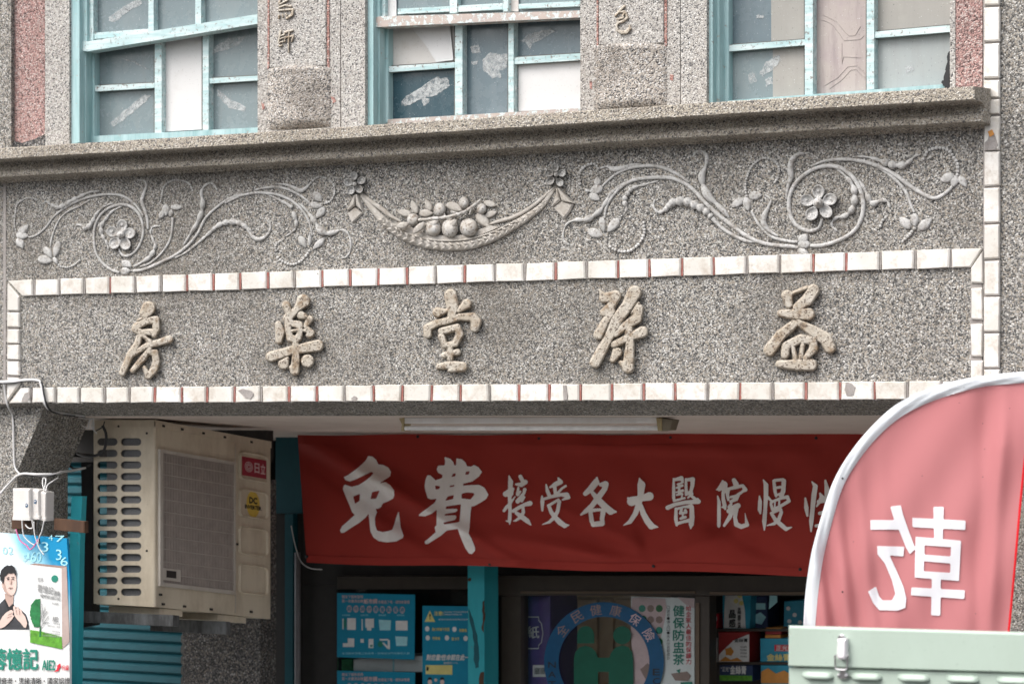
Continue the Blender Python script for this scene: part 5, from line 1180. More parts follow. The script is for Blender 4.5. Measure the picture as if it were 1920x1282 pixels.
m = MB(); vtext(m, '口感好・神入口・大人小孩都適合', 1253, 1135, 1236, 6, E); m.build('small_lettering', M['print_black'], TEA)
for k, (x, y) in enumerate([(1204, 1140), (1220, 1140), (1236, 1140), (1206, 1160), (1220, 1161), (1236, 1161), (1219, 1181), (1236, 1181), (1236, 1202)]):
    m = MB(); m.add([at(x+6.5*math.cos(g*.4488), y+6.8*math.sin(g*.4488), E-.0005) for g in range(14)], [tuple(range(14))]); m.build('herb_picture', M[['print_green', 'print_brown', 'print_leaf', 'print_leaf', 'print_brown', 'print_brown', 'print_leaf', 'print_green', 'print_leaf'][k]], TEA)
m = MB(); prism(m, jag([(1200, 1254), (1214, 1242), (1222, 1248), (1220, 1262), (1212, 1274)], 3, 1), E-.001, .001); prism(m, [(1258, 1262), (1288, 1258), (1296, 1266), (1290, 1276), (1266, 1275)], E-.001, .001); m.build('cup_picture', M['print_brown'], TEA)
m = MB(); prism(m, [(1276, 1278), (1298, 1277), (1298, 1300), (1276, 1300)], E-.001, .001); prism(m, [(1268, 1256), (1276, 1253), (1274, 1262)], E-.0015, .001); m.build('leaf_picture', M['print_green'], TEA)
# wooden cabinet deep in the shop
SB = thing('wooden_cabinet', 'brown wooden cabinet with door panels deep inside the shop', 'cabinet', tuple(at(1100, 1282, 3.6)))
m = MB(); prism(m, rect(1038, 1108, 1190, 2000), 3.6, .4); m.build('carcass', M['shop_wood'], SB)
for a, b in ((1042, 1070), (1074, 1120), (1126, 1150), (1155, 1186)):
    m = MB(); bprism(m, rect(a, 1122, b, 1280), 3.585, .02, .006); m.build('door_panel', M['shop_wood'], SB)
# goods on the shelf right of the door
def goods(name, label, cat, q, Y, mat, dep=.12):
    m = MB(); bprism(m, q, Y, dep, .003); return tag(m.build(name, M[mat]), label, cat)
SF = thing('goods_shelf', 'dark shelf unit packed with medicine boxes right of the door', 'shelf', tuple(at(1420, 1282, 2.5)))
for q in (rect(1338, 1178.5, 1640, 1183), rect(1338, 1241, 1640, 1245)):
    m = MB(); prism(m, q, 2.48, .3); m.build('board', M['door_frame'], SF)
m = MB(); prism(m, rect(1331, 1116, 1640, 1330), 2.80, .03); m.build('back_panel', M['shop_dark'], SF)
g = goods('supplement_bag', 'blue and white supplement bag on the upper shelf', 'bag', [(1354, 1100), (1408, 1100), (1406, 1178), (1355, 1178)], 2.5, 'carton')
m = MB(); prism(m, [(1360, 1103), (1388, 1103), (1396, 1140), (1398, 1177), (1357, 1177)], 2.497, .002); m.build('white_label', M['print_white'], g)
m = MB(); vtext(m, '晶感', 1373, 1142, 1176, 12, 2.494, .03); vtext(m, '晶靜益', 1386, 1138, 1177, 6, 2.494, .02); m.build('lettering', M['print_black'], g)
m = MB()
for x, y in ((1376, 1112), (1387, 1116), (1380, 1126), (1390, 1130)): m.add([at(x+4.5*math.cos(k*.5236), y+4.5*math.sin(k*.5236), 2.4945) for k in range(12)], [tuple(range(12))])
m.build('pill_pictures', M['print_yellow'], g)
g = goods('ointment_box', 'red and white ointment box with a gold picture on the middle shelf', 'box', rect(1347, 1183.5, 1405, 1240.5), 2.49, 'carton_red')
m = MB(); prism(m, [(1347.5, 1240), (1347.5, 1228), (1352, 1222), (1375, 1200), (1404.5, 1188), (1404.5, 1240)], 2.487, .002); m.build('white_label', M['print_white'], g)
m = MB(); prism(m, jag([(1360, 1216), (1370, 1212), (1376, 1220), (1372, 1228), (1362, 1228)], 3, 1), 2.485, .001); prism(m, [(1348, 1239), (1360, 1230), (1370, 1236), (1382, 1232), (1392, 1239)], 2.485, .001); m.build('gold_picture', M['print_orange'], g)
m = MB(); text_px(m, '金絲膏', 1377, 1196, 1402, 1203, 2.484, .03)
for k in range(4): text_px(m, '消炎鎮痛', 1388, 1210+k*6, 1400, 1213.5+k*6, 2.484)
m.build('lettering', M['print_black'], g)
g = goods('ointment_box', 'dark ointment box with white writing on the lowest shelf', 'box', [(1349, 1246), (1411, 1246), (1411, 1276), (1349, 1276)], 2.49, 'carton_navy')
m = MB(); text_px(m, '"正光"', 1352, 1249, 1368, 1258, 2.487, .01); text_px(m, '金絲膏', 1369, 1247, 1399, 1263, 2.487, .03); m.build('lettering', M['print_white'], g)
m = MB(); prism(m, [(1349.5, 1275.5), (1349.5, 1265), (1410, 1266), (1410, 1275.5)], 2.487, .002); m.build('green_band', M['print_grass'], g)
g = goods('ointment_box', 'blue ointment box with a red nameplate and yellow writing, beside the flag', 'box', rect(1425, 1196, 1500, 1240.5), 2.49, 'carton')
m = MB(); prism(m, rect(1452, 1208, 1480, 1220), 2.487, .002); g2 = m.build('nameplate', M['print_red'], g)
m = MB(); text_px(m, '正光', 1455, 1209, 1477, 1219, 2.4845, .02); m.build('lettering', M['print_white'], g2)
m = MB(); text_px(m, '金絲膏', 1438, 1225, 1482, 1238, 2.487, .04); m.build('lettering', M['print_yellow'], g)
g = goods('ointment_box', 'blue box with an orange hill picture on the lowest shelf', 'box', [(1426, 1246), (1500, 1246), (1500, 1290), (1426, 1290)], 2.49, 'carton')
m = MB(); prism(m, [(1427, 1280), (1427, 1258), (1440, 1252), (1455, 1262), (1470, 1256), (1480, 1262), (1480, 1280)], 2.487, .002); m.build('hill_picture', M['print_orange'], g)
for k in range(3):
    g = goods('small_carton', ['lowest of three small orange boxes stacked by the flag', 'middle of three small orange boxes stacked by the flag', 'topmost of three small orange boxes stacked by the flag'][k], 'box', rect(1434+k*.7, 1189.5-k*7, 1464+k*.7, 1195.8-k*7), 2.50, 'print_orange' if k != 1 else 'carton_red'); g['group'] = 'small boxes stacked on the blue ointment box'
g = goods('hanging_card', 'pale glossy card hanging over the shelf beside the flag', 'card', [(1443, 1106), (1456, 1104), (1457, 1128), (1441, 1142)], 2.49, 'print_pale', .004)
g = goods('wash_bottle', 'white bottle at the far left of the goods shelf', 'bottle', [(1333, 1196), (1343, 1196), (1345, 1202), (1345, 1240.5), (1331, 1240.5), (1331, 1202)], 2.52, 'print_white', .05)
g = goods('snack_bag', 'dark blue patterned bag on the upper shelf behind the hanging card', 'bag', [(1412, 1118), (1438, 1116), (1440, 1178), (1411, 1178)], 2.56, 'carton_navy')
m = MB(); prism(m, rect(1416, 1130, 1435, 1142), 2.557, .002); prism(m, [(1415, 1152), (1426, 1147), (1436, 1156), (1428, 1170), (1417, 1168)], 2.557, .002); m.build('printed_shapes', M['print_pale'], g)
g = goods('snack_bag', 'dim teal bag with pale round prints at the right end of the upper shelf', 'bag', [(1470, 1126), (1508, 1124), (1510, 1178), (1469, 1178)], 2.56, 'carton')
m = MB()
for x, y in ((1478, 1140), (1490, 1152), (1480, 1164), (1500, 1166)): m.add([at(x+4*math.cos(k*.5236), y+4*math.sin(k*.5236), 2.557) for k in range(12)], [tuple(range(12))])
m.build('round_prints', M['print_white'], g)
g = goods('medicine_box', 'narrow red box beside the white bottle on the goods shelf', 'box', rect(1334, 1150, 1346, 1178), 2.52, 'print_red', .08)
m = MB(); prism(m, rect(1336, 1155, 1344, 1163), 2.517, .002); m.build('white_label', M['print_white'], g)
# teal post in front of the notices, pipe, loose cords
TP = thing('teal_post', 'chipped teal wooden post standing before the notices', 'post', tuple(at(893, 1282, 1.95)))
m = MB(); bprism(m, [(877, 1056), (908, 1056), (911, 2300), (880, 2300)], 1.95, .12, .006); m.build('shaft', M['teal_wall'], TP)
m = MB(); prism(m, jag([(879, 1140), (886, 1160), (894, 1190), (898, 1225), (897, 1250), (892, 1252), (888, 1235), (889, 1205), (884, 1175), (879, 1155)], 3, .8), 1.948, .002); m.build('worn_paint', M['shutter'], TP)
m = MB(); prism(m, jag([(904, 1128), (907, 1126), (909, 1150), (907, 1185), (903, 1180), (905, 1160)], 4, 1), 1.948, .002); prism(m, jag([(899, 1262), (906, 1258), (909, 1300), (896, 1300)], 4, 1.5), 1.948, .002); prism(m, jag([(878, 1083), (884, 1084), (883, 1089), (878, 1088)], 2, 1), 1.948, .002); m.build('bare_patches', M['rust'], TP)
m = MB(); tube3(m, [at(558, y, 2.12) for y in (1035, 1150, 1282, 1500, 1900, 2250)], .014, 12); tag(m.build('drain_pipe', M['pipe'], None, True), 'grey plastic pipe on the dark wall below the banner end', 'pipe')
m = MB(); tube3(m, [at(x, y, 1.72) for x, y in smooth_path([(546, 985), (553, 1020), (563, 1050), (580, 1064), (604, 1067)], 6)], .0025, 6); tag(m.build('banner_cord', M['cable']), 'thin pale cord hanging at the lower left banner corner', 'cord')

# ------------------------------------------------------------------ left column: boards, boxes, wires, advert
m = MB(); bprism(m, [(101, 971), (158, 977), (158, 999), (100, 993)], .03, .025); tag(m.build('steel_strap', M['rust']), 'rusty flat steel strap beside the white wall boxes', 'strap')
m = MB(); bprism(m, [(134, 930), (154, 930), (150, 1020), (146, 1282), (134, 1700), (131, 1700), (131, 1010)], .30, .03); tag(m.build('painted_plank', M['teal_wall']), 'narrow teal painted plank upright beside the column', 'plank')
m = MB(); bprism(m, [(21, 966), (60, 972), (62, 992), (21, 991)], .035, .02); tag(m.build('backing_board', M['rust']), 'brown wooden board under the white wall boxes', 'board')
def wall_box(q, Y, dep, side, label, mark):
    r = thing('junction_box', label, 'junction box', tuple(at(q[3][0], q[3][1], Y)), 'white telephone boxes on the column')
    m = MB(); bprism(m, q, Y, dep, .006); m.build('cover', M['white_plastic'], r)
    (x3, y3), (x2, y2) = q[3], q[2]
    m = MB(); bprism(m, [(x3-.6, y3-6), (x2+.6, y2-6), (x2+.6, y2+.5), (x3-.6, y3+.5)], Y-.004, dep, .003); m.build('base_rim', M['white_plastic'], r)
    if mark:
        m = MB(); mx, my = mark
        m.add([at(mx+2.6*math.cos(k*.5236), my+4*math.sin(k*.5236), Y-.0015) for k in range(12)], [tuple(range(12))]); em = m.build('round_mark', M['ring_blue'], r)
        m = MB(); m.add([at(mx-.4+1.2*math.cos(k*.5236), my-.6+1.8*math.sin(k*.5236), Y-.003) for k in range(12)], [tuple(range(12))]); m.build('mark_centre', M['print_white'], em)
wall_box([(23, 915), (55, 916), (56, 975), (23, 974)], -.03, .075, 0, 'largest white junction box on the column, leftmost of three', (49.5, 947))
wall_box([(57.5, 916), (72, 918), (73, 973), (58, 973)], -.012, .06, 0, 'middle white junction box with a small blue mark', (66, 940))
wall_box([(74, 920), (86, 922), (85, 976), (73.5, 975)], .0, .05, 0, 'narrowest white junction box, nearest the teal plank', None)
def cable(name, label, pts, Y, r, mat='cable', group=None):
    m = MB(); sp = smooth_path(pts, 6)
    tube3(m, [at(p[0], p[1], (p[2] if len(p) > 2 else Y)) for p in sp], r, 7); o = m.build(name, M[mat], None, True); return tag(o, label, 'cable', group)
TW = crop(0, 690, 4.005)
def W(*pts): return [TW(x, y)+((z,) if z is not None else ()) for x, y, z in [(p+(None,))[:3] for p in pts]]
for k in range(4):
    o = [(0, 0), (1.5, 8), (-2, 14), (4, 4)][k]
    m = MB(); sp = smooth_path(W((-60, 96+o[1], -.02), (20, 100+o[1], -.022), (100, 98+o[1]*.8, -.02), (200, 86+o[1]*.8, -.022), (285, 90+o[1]*.7, -.022), (305+o[1]*.8, 120, -.024), (318+o[1]*.9, 200, -.024), (335+o[1], 270, -.02), (375+o[1]*.5, 315+o[1]*.5, .02), (440, 334+o[1]*.4, .08), (540, 350+o[1]*.4, .15), (640, 362+o[1]*.3, .2)), 6)
    tube3(m, [at(*p) for p in sp], .0042, 7)
    tag(m.build('phone_cable', M['cable' if k != 2 else 'cable_dark'], None, True), ['upper pale strand of the cable bundle under the tile border', 'second pale strand of the cable bundle under the tile border', 'dark strand of the cable bundle under the tile border', 'pale strand lying over the cable bundle under the tile border'][k], 'cable', 'bundled cables crossing the tile border')
cable('phone_cable', 'pale cable dropping down the column from the bundle', W((30, 108, -.02), (40, 200, -.012), (60, 290, 0), (92, 350, .05), (100, 450, .052), (102, 600, .052), (112, 740, .052), (150, 795, .045)), .05, .0038)
cable('phone_cable', 'long white cable running sideways across the column to the shutter', W((-40, 985, .03), (0, 945, .04), (60, 875, .045), (150, 797, .045), (280, 797, .05), (410, 795, .1), (470, 778, .2), (540, 770, .3), (640, 748, .4)), .04, .005)
cable('phone_cable', 'thin dark cable sagging below the white cable', W((150, 800, .05), (260, 810, .05), (330, 815, .05), (400, 805, .08), (440, 790, .15)), .05, .0028, 'cable_dark')
cable('phone_cable', 'thin pale wire looping above the narrowest junction box', W((345, 925, -.002), (355, 880, .02), (400, 845, .05), (435, 825, .1)), .05, .0026)
cable('phone_cable', 'pale wire loop standing on the middle junction box', W((335, 920, 0), (320, 870, .02), (325, 825, .045), (345, 840, .045), (330, 920, 0)), .05, .0026)
for k, (pts, mat, lb) in enumerate([
    ([(165, 1140), (170, 1210), (180, 1260), (215, 1300), (260, 1330)], 'cable', 'pale wire curling under the largest junction box'),
    ([(120, 1210), (150, 1290), (200, 1330), (225, 1360), (260, 1330), (290, 1280)], 'cable_pink', 'pink wire dangling over the advert top'),
    ([(240, 1140), (245, 1195), (215, 1200), (190, 1175)], 'cable', 'short pale wire bent under the middle junction box'),
    ([(255, 1150), (258, 1230), (275, 1300), (300, 1360), (330, 1400)], 'cable', 'long pale wire hanging in front of the advert'),
    ([(330, 1145), (315, 1220), (295, 1270), (285, 1320)], 'cable', 'pale wire falling from the narrowest junction box'),
    ([(290, 1140), (280, 1200), (290, 1260), (300, 1320)], 'cable_dark', 'dark wire hanging between the other box wires')]):
    cable('loose_wire', lb, [TW(x, y) for x, y in pts], -.14, .0026, mat, 'loose wires below the junction boxes')
for k, pts in enumerate([[(550, 368), (640, 380), (700, 385), (690, 440), (725, 490)], [(615, 430), (660, 450), (670, 400), (700, 380), (705, 460)], [(720, 470), (770, 440), (785, 400)]]):
    cable('loose_wire', ['pale wire drooping at the top corner of the air conditioner', 'pale wire loop beside the haunch above the air conditioner', 'thin wire at the top edge of the air conditioner panel'][k], [TW(x, y) for x, y in pts], .30, .0026, 'cable' if k < 2 else 'cable_dark', 'loose wires at the air conditioner')
cable('power_cable', 'thick black cable bending over the air conditioner side panel', W((770, 430, .38), (795, 490, .385), (795, 560, .39), (775, 625, .39), (720, 655, .385), (640, 660, .40), (580, 640, .45)), .4, .006, 'cable_dark')
cable('power_cable', 'black cable loop hanging beside the shutter', W((520, 640, .5), (518, 720, .5), (560, 755, .5), (640, 745, .48), (690, 720, .46)), .5, .005, 'cable_dark')
# advert hanging in front of the column
YV = -.12
AD = thing('advert_board', 'hanging medicine advert with a man in a dark shirt and a green tree box', 'poster', tuple(at(60, 1282, YV)))
m = MB(); prism(m, [(-150, 985), (125, 1009), (131, 1090), (130, 1600), (-150, 1600)], YV, .012); m.build('sheet', M['advert'], AD)
TP_ = crop(0, 980, 4.245)
def pp(nm, mat, *polys, lay=1, par=AD):
    m = MB()
    for P in polys: prism(m, [TP_(x, y) for x, y in P], YV-.0016*lay, .0012)
    return m.build(nm, M[mat], par)
pp('white_ground', 'print_white', [(-600, 846), (235, 850), (240, 955), (495, 1005), (552, 960), (553, 870), (556, 1700), (-600, 1700)])
pp('shirt', 'print_shirt', [(-30, 690), (0, 640), (32, 608), (60, 672), (72, 690), (108, 650), (125, 668), (165, 690), (205, 725), (225, 780), (235, 848), (-30, 848)])
pp('shirt_opening', 'print_black', [(32, 608), (40, 600), (72, 668), (104, 640), (108, 650), (84, 700), (80, 770), (72, 770), (66, 700)], lay=2)
pp('neck', 'print_skin_shade', [(36, 560), (108, 575), (104, 640), (72, 668), (40, 604)], lay=2)
pp('face', 'print_skin', [(14, 470), (26, 430), (50, 402), (86, 392), (116, 404), (127, 432), (131, 470), (130, 510), (122, 545), (108, 570), (84, 580), (58, 566), (36, 548), (26, 524), (14, 512), (10, 490)], lay=3)
pp('cheek_shade', 'print_skin_shade', [(26, 524), (30, 470), (40, 500), (48, 535), (62, 556), (84, 572), (84, 580), (58, 566), (36, 548)], lay=4)
pp('hair', 'print_black', [(16, 470), (2, 455), (-2, 415), (10, 372), (38, 346), (60, 334), (72, 340), (92, 334), (114, 352), (126, 384), (128, 428), (118, 410), (104, 394), (84, 402), (66, 396), (48, 414), (34, 424), (28, 460), (24, 490)], lay=5)
for q_ in ([(50, 436), (70, 428), (72, 433), (52, 441)], [(90, 428), (112, 428), (112, 433), (92, 433)]): pp('eyebrow', 'print_black', q_, lay=5)
for q_ in ([(54, 447), (70, 443), (71, 449), (56, 452)], [(92, 443), (108, 442), (108, 447), (94, 449)]): pp('eye', 'print_black', q_, lay=5)
pp('nose', 'print_skin_shade', [(84, 446), (88, 446), (92, 478), (86, 486), (74, 482), (82, 476)], lay=5)
pp('mouth', 'print_brown', [(66, 516), (82, 510), (98, 512), (92, 519), (72, 522)], lay=5)
pp('hand', 'print_skin', [(-6, 790), (18, 745), (48, 712), (74, 696), (92, 690), (104, 704), (100, 728), (112, 738), (96, 766), (70, 794), (34, 826), (6, 838), (-10, 830)], lay=3)
pp('hand', 'print_skin', [(108, 702), (104, 672), (112, 654), (122, 662), (124, 690), (134, 668), (146, 664), (150, 690), (162, 682), (172, 694), (178, 716), (200, 744), (216, 796), (206, 834), (188, 828), (166, 796), (138, 768), (116, 736)], lay=3)
for q_ in ([(124, 690), (127, 690), (134, 726), (131, 727)], [(150, 692), (153, 692), (157, 730), (154, 731)], [(60, 730), (92, 716), (93, 719), (62, 733)], [(54, 752), (90, 738), (91, 741), (56, 755)]): pp('finger_line', 'print_skin_shade', q_, lay=4)
pp('medicine_pack', 'print_white', [(230, 330), (490, 360), (495, 1003), (240, 950)], lay=2)
pp('pack_side', 'pack_side', [(490, 360), (530, 345), (552, 945), (495, 1003)], lay=2)
pp('pack_top', 'print_brown', [(230, 330), (280, 320), (530, 345), (490, 360)], lay=2)
pp('grass_picture', 'print_grass', [(240, 850), (320, 860), (400, 880), (490, 905), (495, 1003), (240, 950)], lay=3)
tr = [(322+(-88 if False else 0)+x, y) for x, y in [(0, 600), (0, 830), (-25, 825), (-45, 830), (-60, 800), (-72, 770), (-82, 730), (-80, 690), (-72, 650), (-55, 620), (-30, 602)]]
pp('tree_picture', 'print_leaf', jag(tr, 4, 5), [(316, 820), (324, 820), (326, 900), (312, 905)], lay=4)
m = MB()
for pts in ([(324, 830), (350, 790), (385, 740)], [(340, 805), (345, 720), (360, 660)], [(350, 790), (390, 790)], [(326, 780), (335, 700), (330, 640)], [(345, 740), (375, 700)]): tube3(m, [at(*TP_(x, y), YV-.0072) for x, y in pts], .0012, 5)
m.build('bare_branches', M['print_grey'], AD)
pp('seal', 'print_green', [(435+27*math.cos(k*.4488), 443+29*math.sin(k*.4488)) for k in range(14)], lay=3)
def tp(m, body, x0, y0, x1, y1, bold=0.0, lay=4, dy=0.0):
    a = TP_(x0, y0); b = TP_(x1, y1); text_px(m, body, a[0], a[1], b[0], b[1], YV-.0016*lay, bold, 0, dy/4.245)
m = MB(); tp(m, '蓉憶記', -70, 1000, 302, 1165, .03, dy=0); m.build('lettering', M['print_green'], AD)
m = MB(); tp(m, 'AIE2', 335, 1090, 438, 1168, .03); m.build('lettering', M['print_green'], AD)
m = MB(); tp(m, '升級', 492, 1130, 548, 1172, .02); prism(m, [TP_(x, y) for x, y in [(428, 1185), (450, 1165), (458, 1140), (448, 1138), (478, 1115), (484, 1150), (474, 1148), (465, 1175)]], YV-.0064, .0012); m.build('red_lettering', M['print_red'], AD)
m = MB(); tp(m, '延緩衰老・思緒清晰・國家認證', -80, 1228, 556, 1285, .01); m.build('tagline', M['print_black'], AD)
m = MB(); tp(m, '蓉憶記', 298, 485, 425, 545, .01, dy=25); tp(m, '膠囊', 430, 535, 476, 575, .01, dy=8); tp(m, '杏輝', 298, 432, 342, 465, 0, dy=4); tp(m, 'MEMORECARE LINE', 320, 562, 476, 590, .01, dy=28); tp(m, '草本植物', 412, 628, 465, 650, 0, dy=5); tp(m, 'AIE2', 418, 742, 462, 780, .03, dy=5)
for k, (x, y) in enumerate(((418, 785), (378, 808), (412, 848), (355, 866), (335, 885))): tp(m, ['健康食品', '護肝抗老・調節', '國家認證', '神經滋養延緩衰老', '天然草本萃取精華食品'][k], x, y, 478, y+14, 0, 4, 14)
m.build('pack_lettering', M['print_grey'], AD)
m = MB()
for s_, x0, y0, x1, y1 in (('3', 445, 210, 490, 295), ('6', 480, 270, 540, 340), ('6', 245, 225, 290, 310), ('0', 290, 230, 330, 310), ('3', 330, 150, 385, 230), ('5', 185, 250, 215, 305), ('1', 215, 235, 235, 285), ('7', 440, 100, 515, 150), ('02', 20, 190, 105, 250), ('4', 385, 95, 420, 140)): tp(m, s_, x0, y0, x1, y1, 0.0, 1.5)
m.build('printed_digits', M['print_pale'], AD)

# ------------------------------------------------------------------ feather flag seen from behind
YF = -1.0
TM = crop(1480, 680, 2.289)
outer = [(60, 1240), (62, 1130), (68, 1000), (85, 880), (110, 760), (150, 620), (195, 500), (250, 400), (330, 300), (420, 210), (520, 145), (630, 100), (760, 68), (900, 48), (1007, 38), (1060, 36)]
inner = [(110, 1240), (113, 1130), (125, 980), (150, 830), (185, 680), (230, 540), (290, 430), (370, 330), (470, 240), (590, 175), (720, 130), (850, 100), (1007, 86), (1052, 84)]
right = [(925, 1240), (940, 1145), (965, 880), (985, 650), (1007, 430), (1030, 250), (1052, 84)]
def fd(x, y):      # folds of the cloth
    z = .017*math.sin((x-y*.06)*.060+math.sin(y*.003)*1.2)*max(0, min(1, (y-300)/600))*max(.08, 1-(x-100)/420)
    z += -.018*math.exp(-(((x-(905-(y-400)*.075))/38)**2))*min(1, max(0, (y-60)/300))
    z += .012*math.exp(-(((x-(840-(y-400)*.03))/45)**2)); z += .004*math.sin(x*.02+y*.013)
    return z
def fl(x, y, dz=0.0): p = TM(x, y); return at(p[0], p[1], YF+fd(x, y)+dz)
FG = thing('feather_flag', 'pink red feather flag with white sleeve and mirrored white writing', 'flag', tuple(at(1530, 1260, YF)))
oi = smooth_path(outer, 8); ii = smooth_path(inner, 8); ri = smooth_path(right, 8)
def resample(P, n):
    P = np.array(P); L = np.r_[0, np.cumsum(np.hypot(*np.diff(P, axis=0).T))]; t = np.linspace(0, L[-1], n)
    return list(zip(np.interp(t, L, P[:, 0]), np.interp(t, L, P[:, 1])))
n1 = 90
m = MB(); O = resample(oi, n1); I = resample(ii, n1); vs = []
for (x0, y0), (x1, y1) in zip(O, I):
    for k in range(7):
        t = k/6; x, y = x0+(x1-x0)*t, y0+(y1-y0)*t
        p = fl(x, y, 0); vs.append(Vector((p.x, p.y-.010*math.sin(math.pi*t)-.004-.004*math.sin(t*11+x*.03)*math.sin(y*.011), p.z)))
m.add(vs, [(j*7+k, j*7+k+1, j*7+8+k, j*7+7+k) for j in range(n1-1) for k in range(6)]); m.build('pole_sleeve', M['flag_white'], FG, True)
# cloth: rows between sleeve edge and right edge, rows by height
m = MB(); NR, NCc = 120, 90; vs = []
Ia = np.array(ii); Ra = np.array(ri)
for j in range(NR+1):
    y = 84+(1240-84)*(j/NR)**1.3
    xl = float(np.interp(-y, -Ia[::1, 1], Ia[::1, 0])) if False else float(np.interp(y, Ia[::-1, 1], Ia[::-1, 0]))
    xr = float(np.interp(y, Ra[::-1, 1], Ra[::-1, 0]))
    for i in range(NCc+1): vs.append(fl(xl-3+(xr-xl+3)*i/NCc, y))
m.add(vs, [(j*(NCc+1)+i, j*(NCc+1)+i+1, (j+1)*(NCc+1)+i+1, (j+1)*(NCc+1)+i) for j in range(NR) for i in range(NCc)]); m.build('cloth', M['flag'], FG, True)
m = MB(); R = resample(ri, 60); vs = []
for x, y in R: vs += [fl(x-3, y, -.003), fl(x+2, y, -.006), fl(x+7, y, -.003)]
m.add(vs, [(3*j+k, 3*j+k+1, 3*j+4+k, 3*j+3+k) for j in range(59) for k in range(2)]); m.build('red_hem', M['flag_red'], FG, True)
ch = [[[(433, 616), (478, 610), (488, 650), (505, 700), (541, 797), (517, 820), (500, 790), (470, 715), (348, 715), (348, 674), (450, 674)]],
      [[(377, 785), (493, 788), (490, 830), (430, 825), (460, 890), (490, 960), (502, 1010), (498, 1050), (465, 1062), (385, 1060), (360, 1030), (338, 980), (372, 958), (385, 1000), (400, 1018), (440, 1018), (455, 990), (440, 930), (410, 860), (378, 820)]],
      [[(618, 617), (663, 617), (658, 760), (622, 760)]], [[(528, 664), (757, 676), (755, 716), (528, 704)]],
      [[(542, 745), (737, 762), (728, 935), (538, 920)], [(580, 782), (694, 790), (692, 830), (580, 822)], [(578, 850), (692, 860), (690, 900), (577, 893)]],
      [[(524, 962), (753, 975), (751, 1012), (522, 996)]], [[(612, 920), (650, 920), (648, 1084), (608, 1082)]]]
Tid = lambda x, y: TM(x, y)
X, Yg, xs, ys = shape_grid([], ch, 5); V, Fc = march(sdf([], ch, X, Yg), xs, ys)
m = MB(); m.add([fl(x, y, -.004) for x, y, e in V], Fc); m.build('mirrored_character', M['flag_ink'], FG)
m = MB(); tube3(m, [fl((x0+x1)/2, (y0+y1)/2, .006) for (x0, y0), (x1, y1) in zip(O[::3], I[::3])][1:], .008, 8)
b = fl(86, 1240, -.006); tube3(m, [b, Vector((b.x, b.y, .16))], .011, 10); m.build('pole', M['latch_white'], FG)
m = MB(); box(m, b.x-.25, b.y-.25, .13, b.x+.25, b.y+.25, .17); m.build('base_plate', M['black'], FG)
for x, y in ((570, 485), (228, 495), (750, 104), (880, 60), (345, 300), (275, 767), (228, 982), (800, 1075), (690, 690), (830, 260), (838, 370), (830, 490), (945, 195), (730, 172)):
    m = MB(); ell(m, *TM(x, y), .9 if x not in (228,) else 2, .9 if x not in (228,) else 2, 0, .002, YF+fd(x, y)-.012, 6, 4); m.build('speck', M['black'], FG)

# ------------------------------------------------------------------ pale green utility cabinet in the foreground
YK = -2.0
KB = thing('utility_cabinet', 'pale green steel utility cabinet with a latched lid in the foreground', 'cabinet', (at(1477, 1250, YK).x, YK, 0))
kl = lambda y0: (lambda x: y0+(x-1477)*.0290)
m = MB(); a = [(1477, 1172), (2150, 1172+673*.029), (2150, 1250+673*.027), (1476, 1249)]
f = [at(x, y, YK-.012) for x, y in a]; dep = .42
bk = [Vector((p.x, YK+dep, p.z-(.06 if i < 2 else 0))) for i, p in enumerate(f)]
r0 = [f[0]+Vector((.006, 0, -.006)), f[1]+Vector((-.006, 0, -.006)), f[2]+Vector((-.004, 0, .004)), f[3]+Vector((.004, 0, .004))]
f1 = [p+Vector((0, .007, 0)) for p in f]
m.add(r0+f1+bk, [(0, 1, 2, 3), (11, 10, 9, 8)]+[(i, (i+1) % 4, 4+(i+1) % 4, 4+i) for i in range(4)]+[(4+i, 4+(i+1) % 4, 8+(i+1) % 4, 8+i) for i in range(4)])
m.build('lid', M['green'], KB)
m = MB(); a = [(1479.5, 1251), (2146, 1251+667*.027), (2146, 2400), (1479.5, 2400)]; f = [at(x, y, YK) for x, y in a]
for p in f[2:]: p.z = .25
hexa(m, f, [Vector((p.x, YK+dep-.01, p.z)) for p in f]); m.build('body', M['green'], KB)
m = MB(); lowx = at(1479.5, 1251, YK).x; hix = at(2146, 1251, YK).x; box(m, lowx-.06, YK-.06, 0, hix+.06, YK+dep+.05, .248); m.build('plinth', M['paving'], KB)
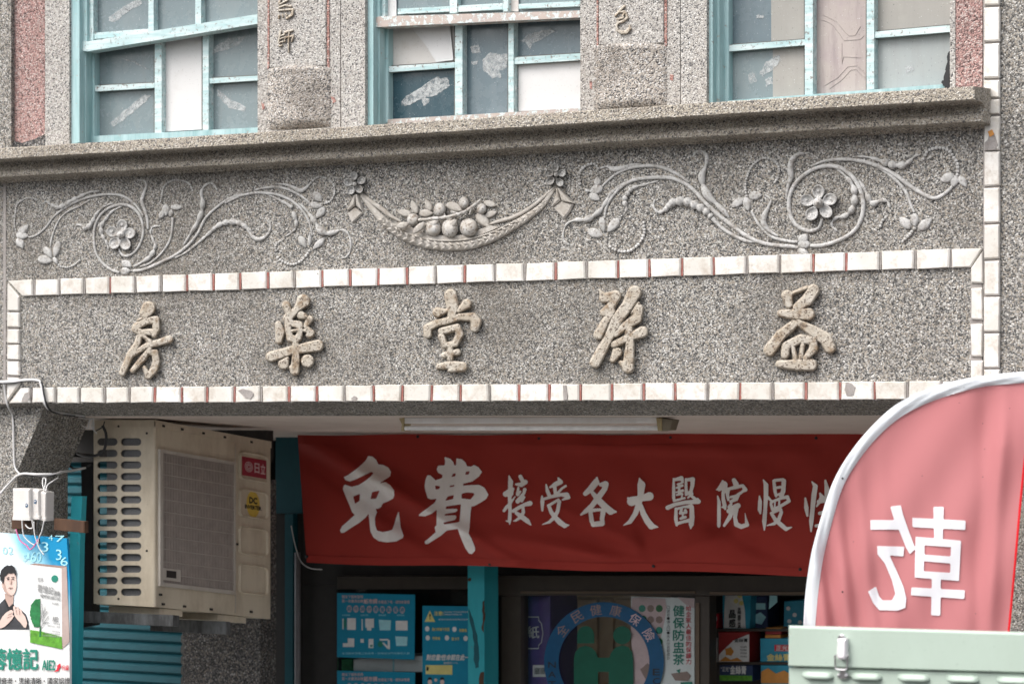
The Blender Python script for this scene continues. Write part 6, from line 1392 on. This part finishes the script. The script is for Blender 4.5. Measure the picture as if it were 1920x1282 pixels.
for k in range(8):      # louvres
    x0 = [1504, 1594, 1683, 1775, 1869, 1963, 2057, 2150][k]
    if x0 > 2080: break
    for row in (0,):
        y0 = 1258+(x0-1504)*.0262; wd = 60+k*.9; n = 10; vs = []; fs = []
        for i in range(n+1):
            t = i/n; e = min(1, math.sin(math.pi*min(max(t, .0), 1))*2.2); x = x0+wd*t; yy = y0+wd*t*.03
            hgt = .016*e
            vs += [at(x, yy-1, YK+.001), at(x, yy+1.2*(1-e)*4, YK-hgt*.55), at(x, yy+9, YK-hgt), at(x, yy+13.5-(1-e)*5, YK-hgt*.9), at(x, yy+14-(1-e)*5, YK+.002)]
        for i in range(n):
            for q in range(4): fs.append((i*5+q, i*5+q+1, i*5+6+q, i*5+5+q))
        m = MB(); m.add(vs, fs); m.build('louvre', M['green'], KB, True)
LT_ = crop(1300, 1060, 3.097)
m = MB(); bprism(m, [LT_(x, y) for x, y in [(836, 412), (845, 402), (858, 399), (871, 402), (880, 412), (882, 425), (834, 425)]], YK-.0165, .006, .002); LA_ = m.build('latch', M['chrome'], KB)
m = MB(); q = [LT_(x, y) for x, y in [(834, 424), (882, 424), (884, 530), (874, 545), (842, 545), (830, 530)]]; bprism(m, q, YK-.034, .02, .005); m.build('lever', M['latch_white'], LA_)
m = MB(); lp = [LT_(x, y) for x, y in [(832, 518), (822, 522), (826, 592), (836, 602), (882, 604), (892, 596), (898, 522), (886, 518)]]
tube3(m, [at(x, y, YK-.022) for x, y in lp], .0028, 7); m.build('wire_loop', M['chrome'], LA_)
m = MB(); bprism(m, [LT_(x, y) for x, y in [(846, 596), (886, 596), (884, 618), (902, 640), (890, 656), (866, 661), (842, 656), (832, 640), (848, 618)]], YK-.012, .012, .002); m.build('hook_plate', M['chrome'], LA_)
for x, y in ((843, 633), (886, 635)):
    m = MB(); ell(m, *LT_(x, y), 2.2, 2.2, 0, .004, YK-.012, 8, 4); m.build('rivet', M['latch_white'], LA_)

# ------------------------------------------------------------------ houses added across the street to block low sky (seen only in the glass)
OB = thing('sky_block_houses', 'plain grey row of houses added across the street to block low sky', 'building', (0, -22, 0))
m = MB(); box(m, -26, -30, 0, 26, -22, 6.6); m.build('wall', M['ac_frame'], OB)
for k in range(8):
    for z in (4.6,):
        m = MB(); box(m, -22+k*6, -22.05, z-.6, -19.5+k*6, -21.97, z+.9); m.build('window', M['pane_dark'], OB)
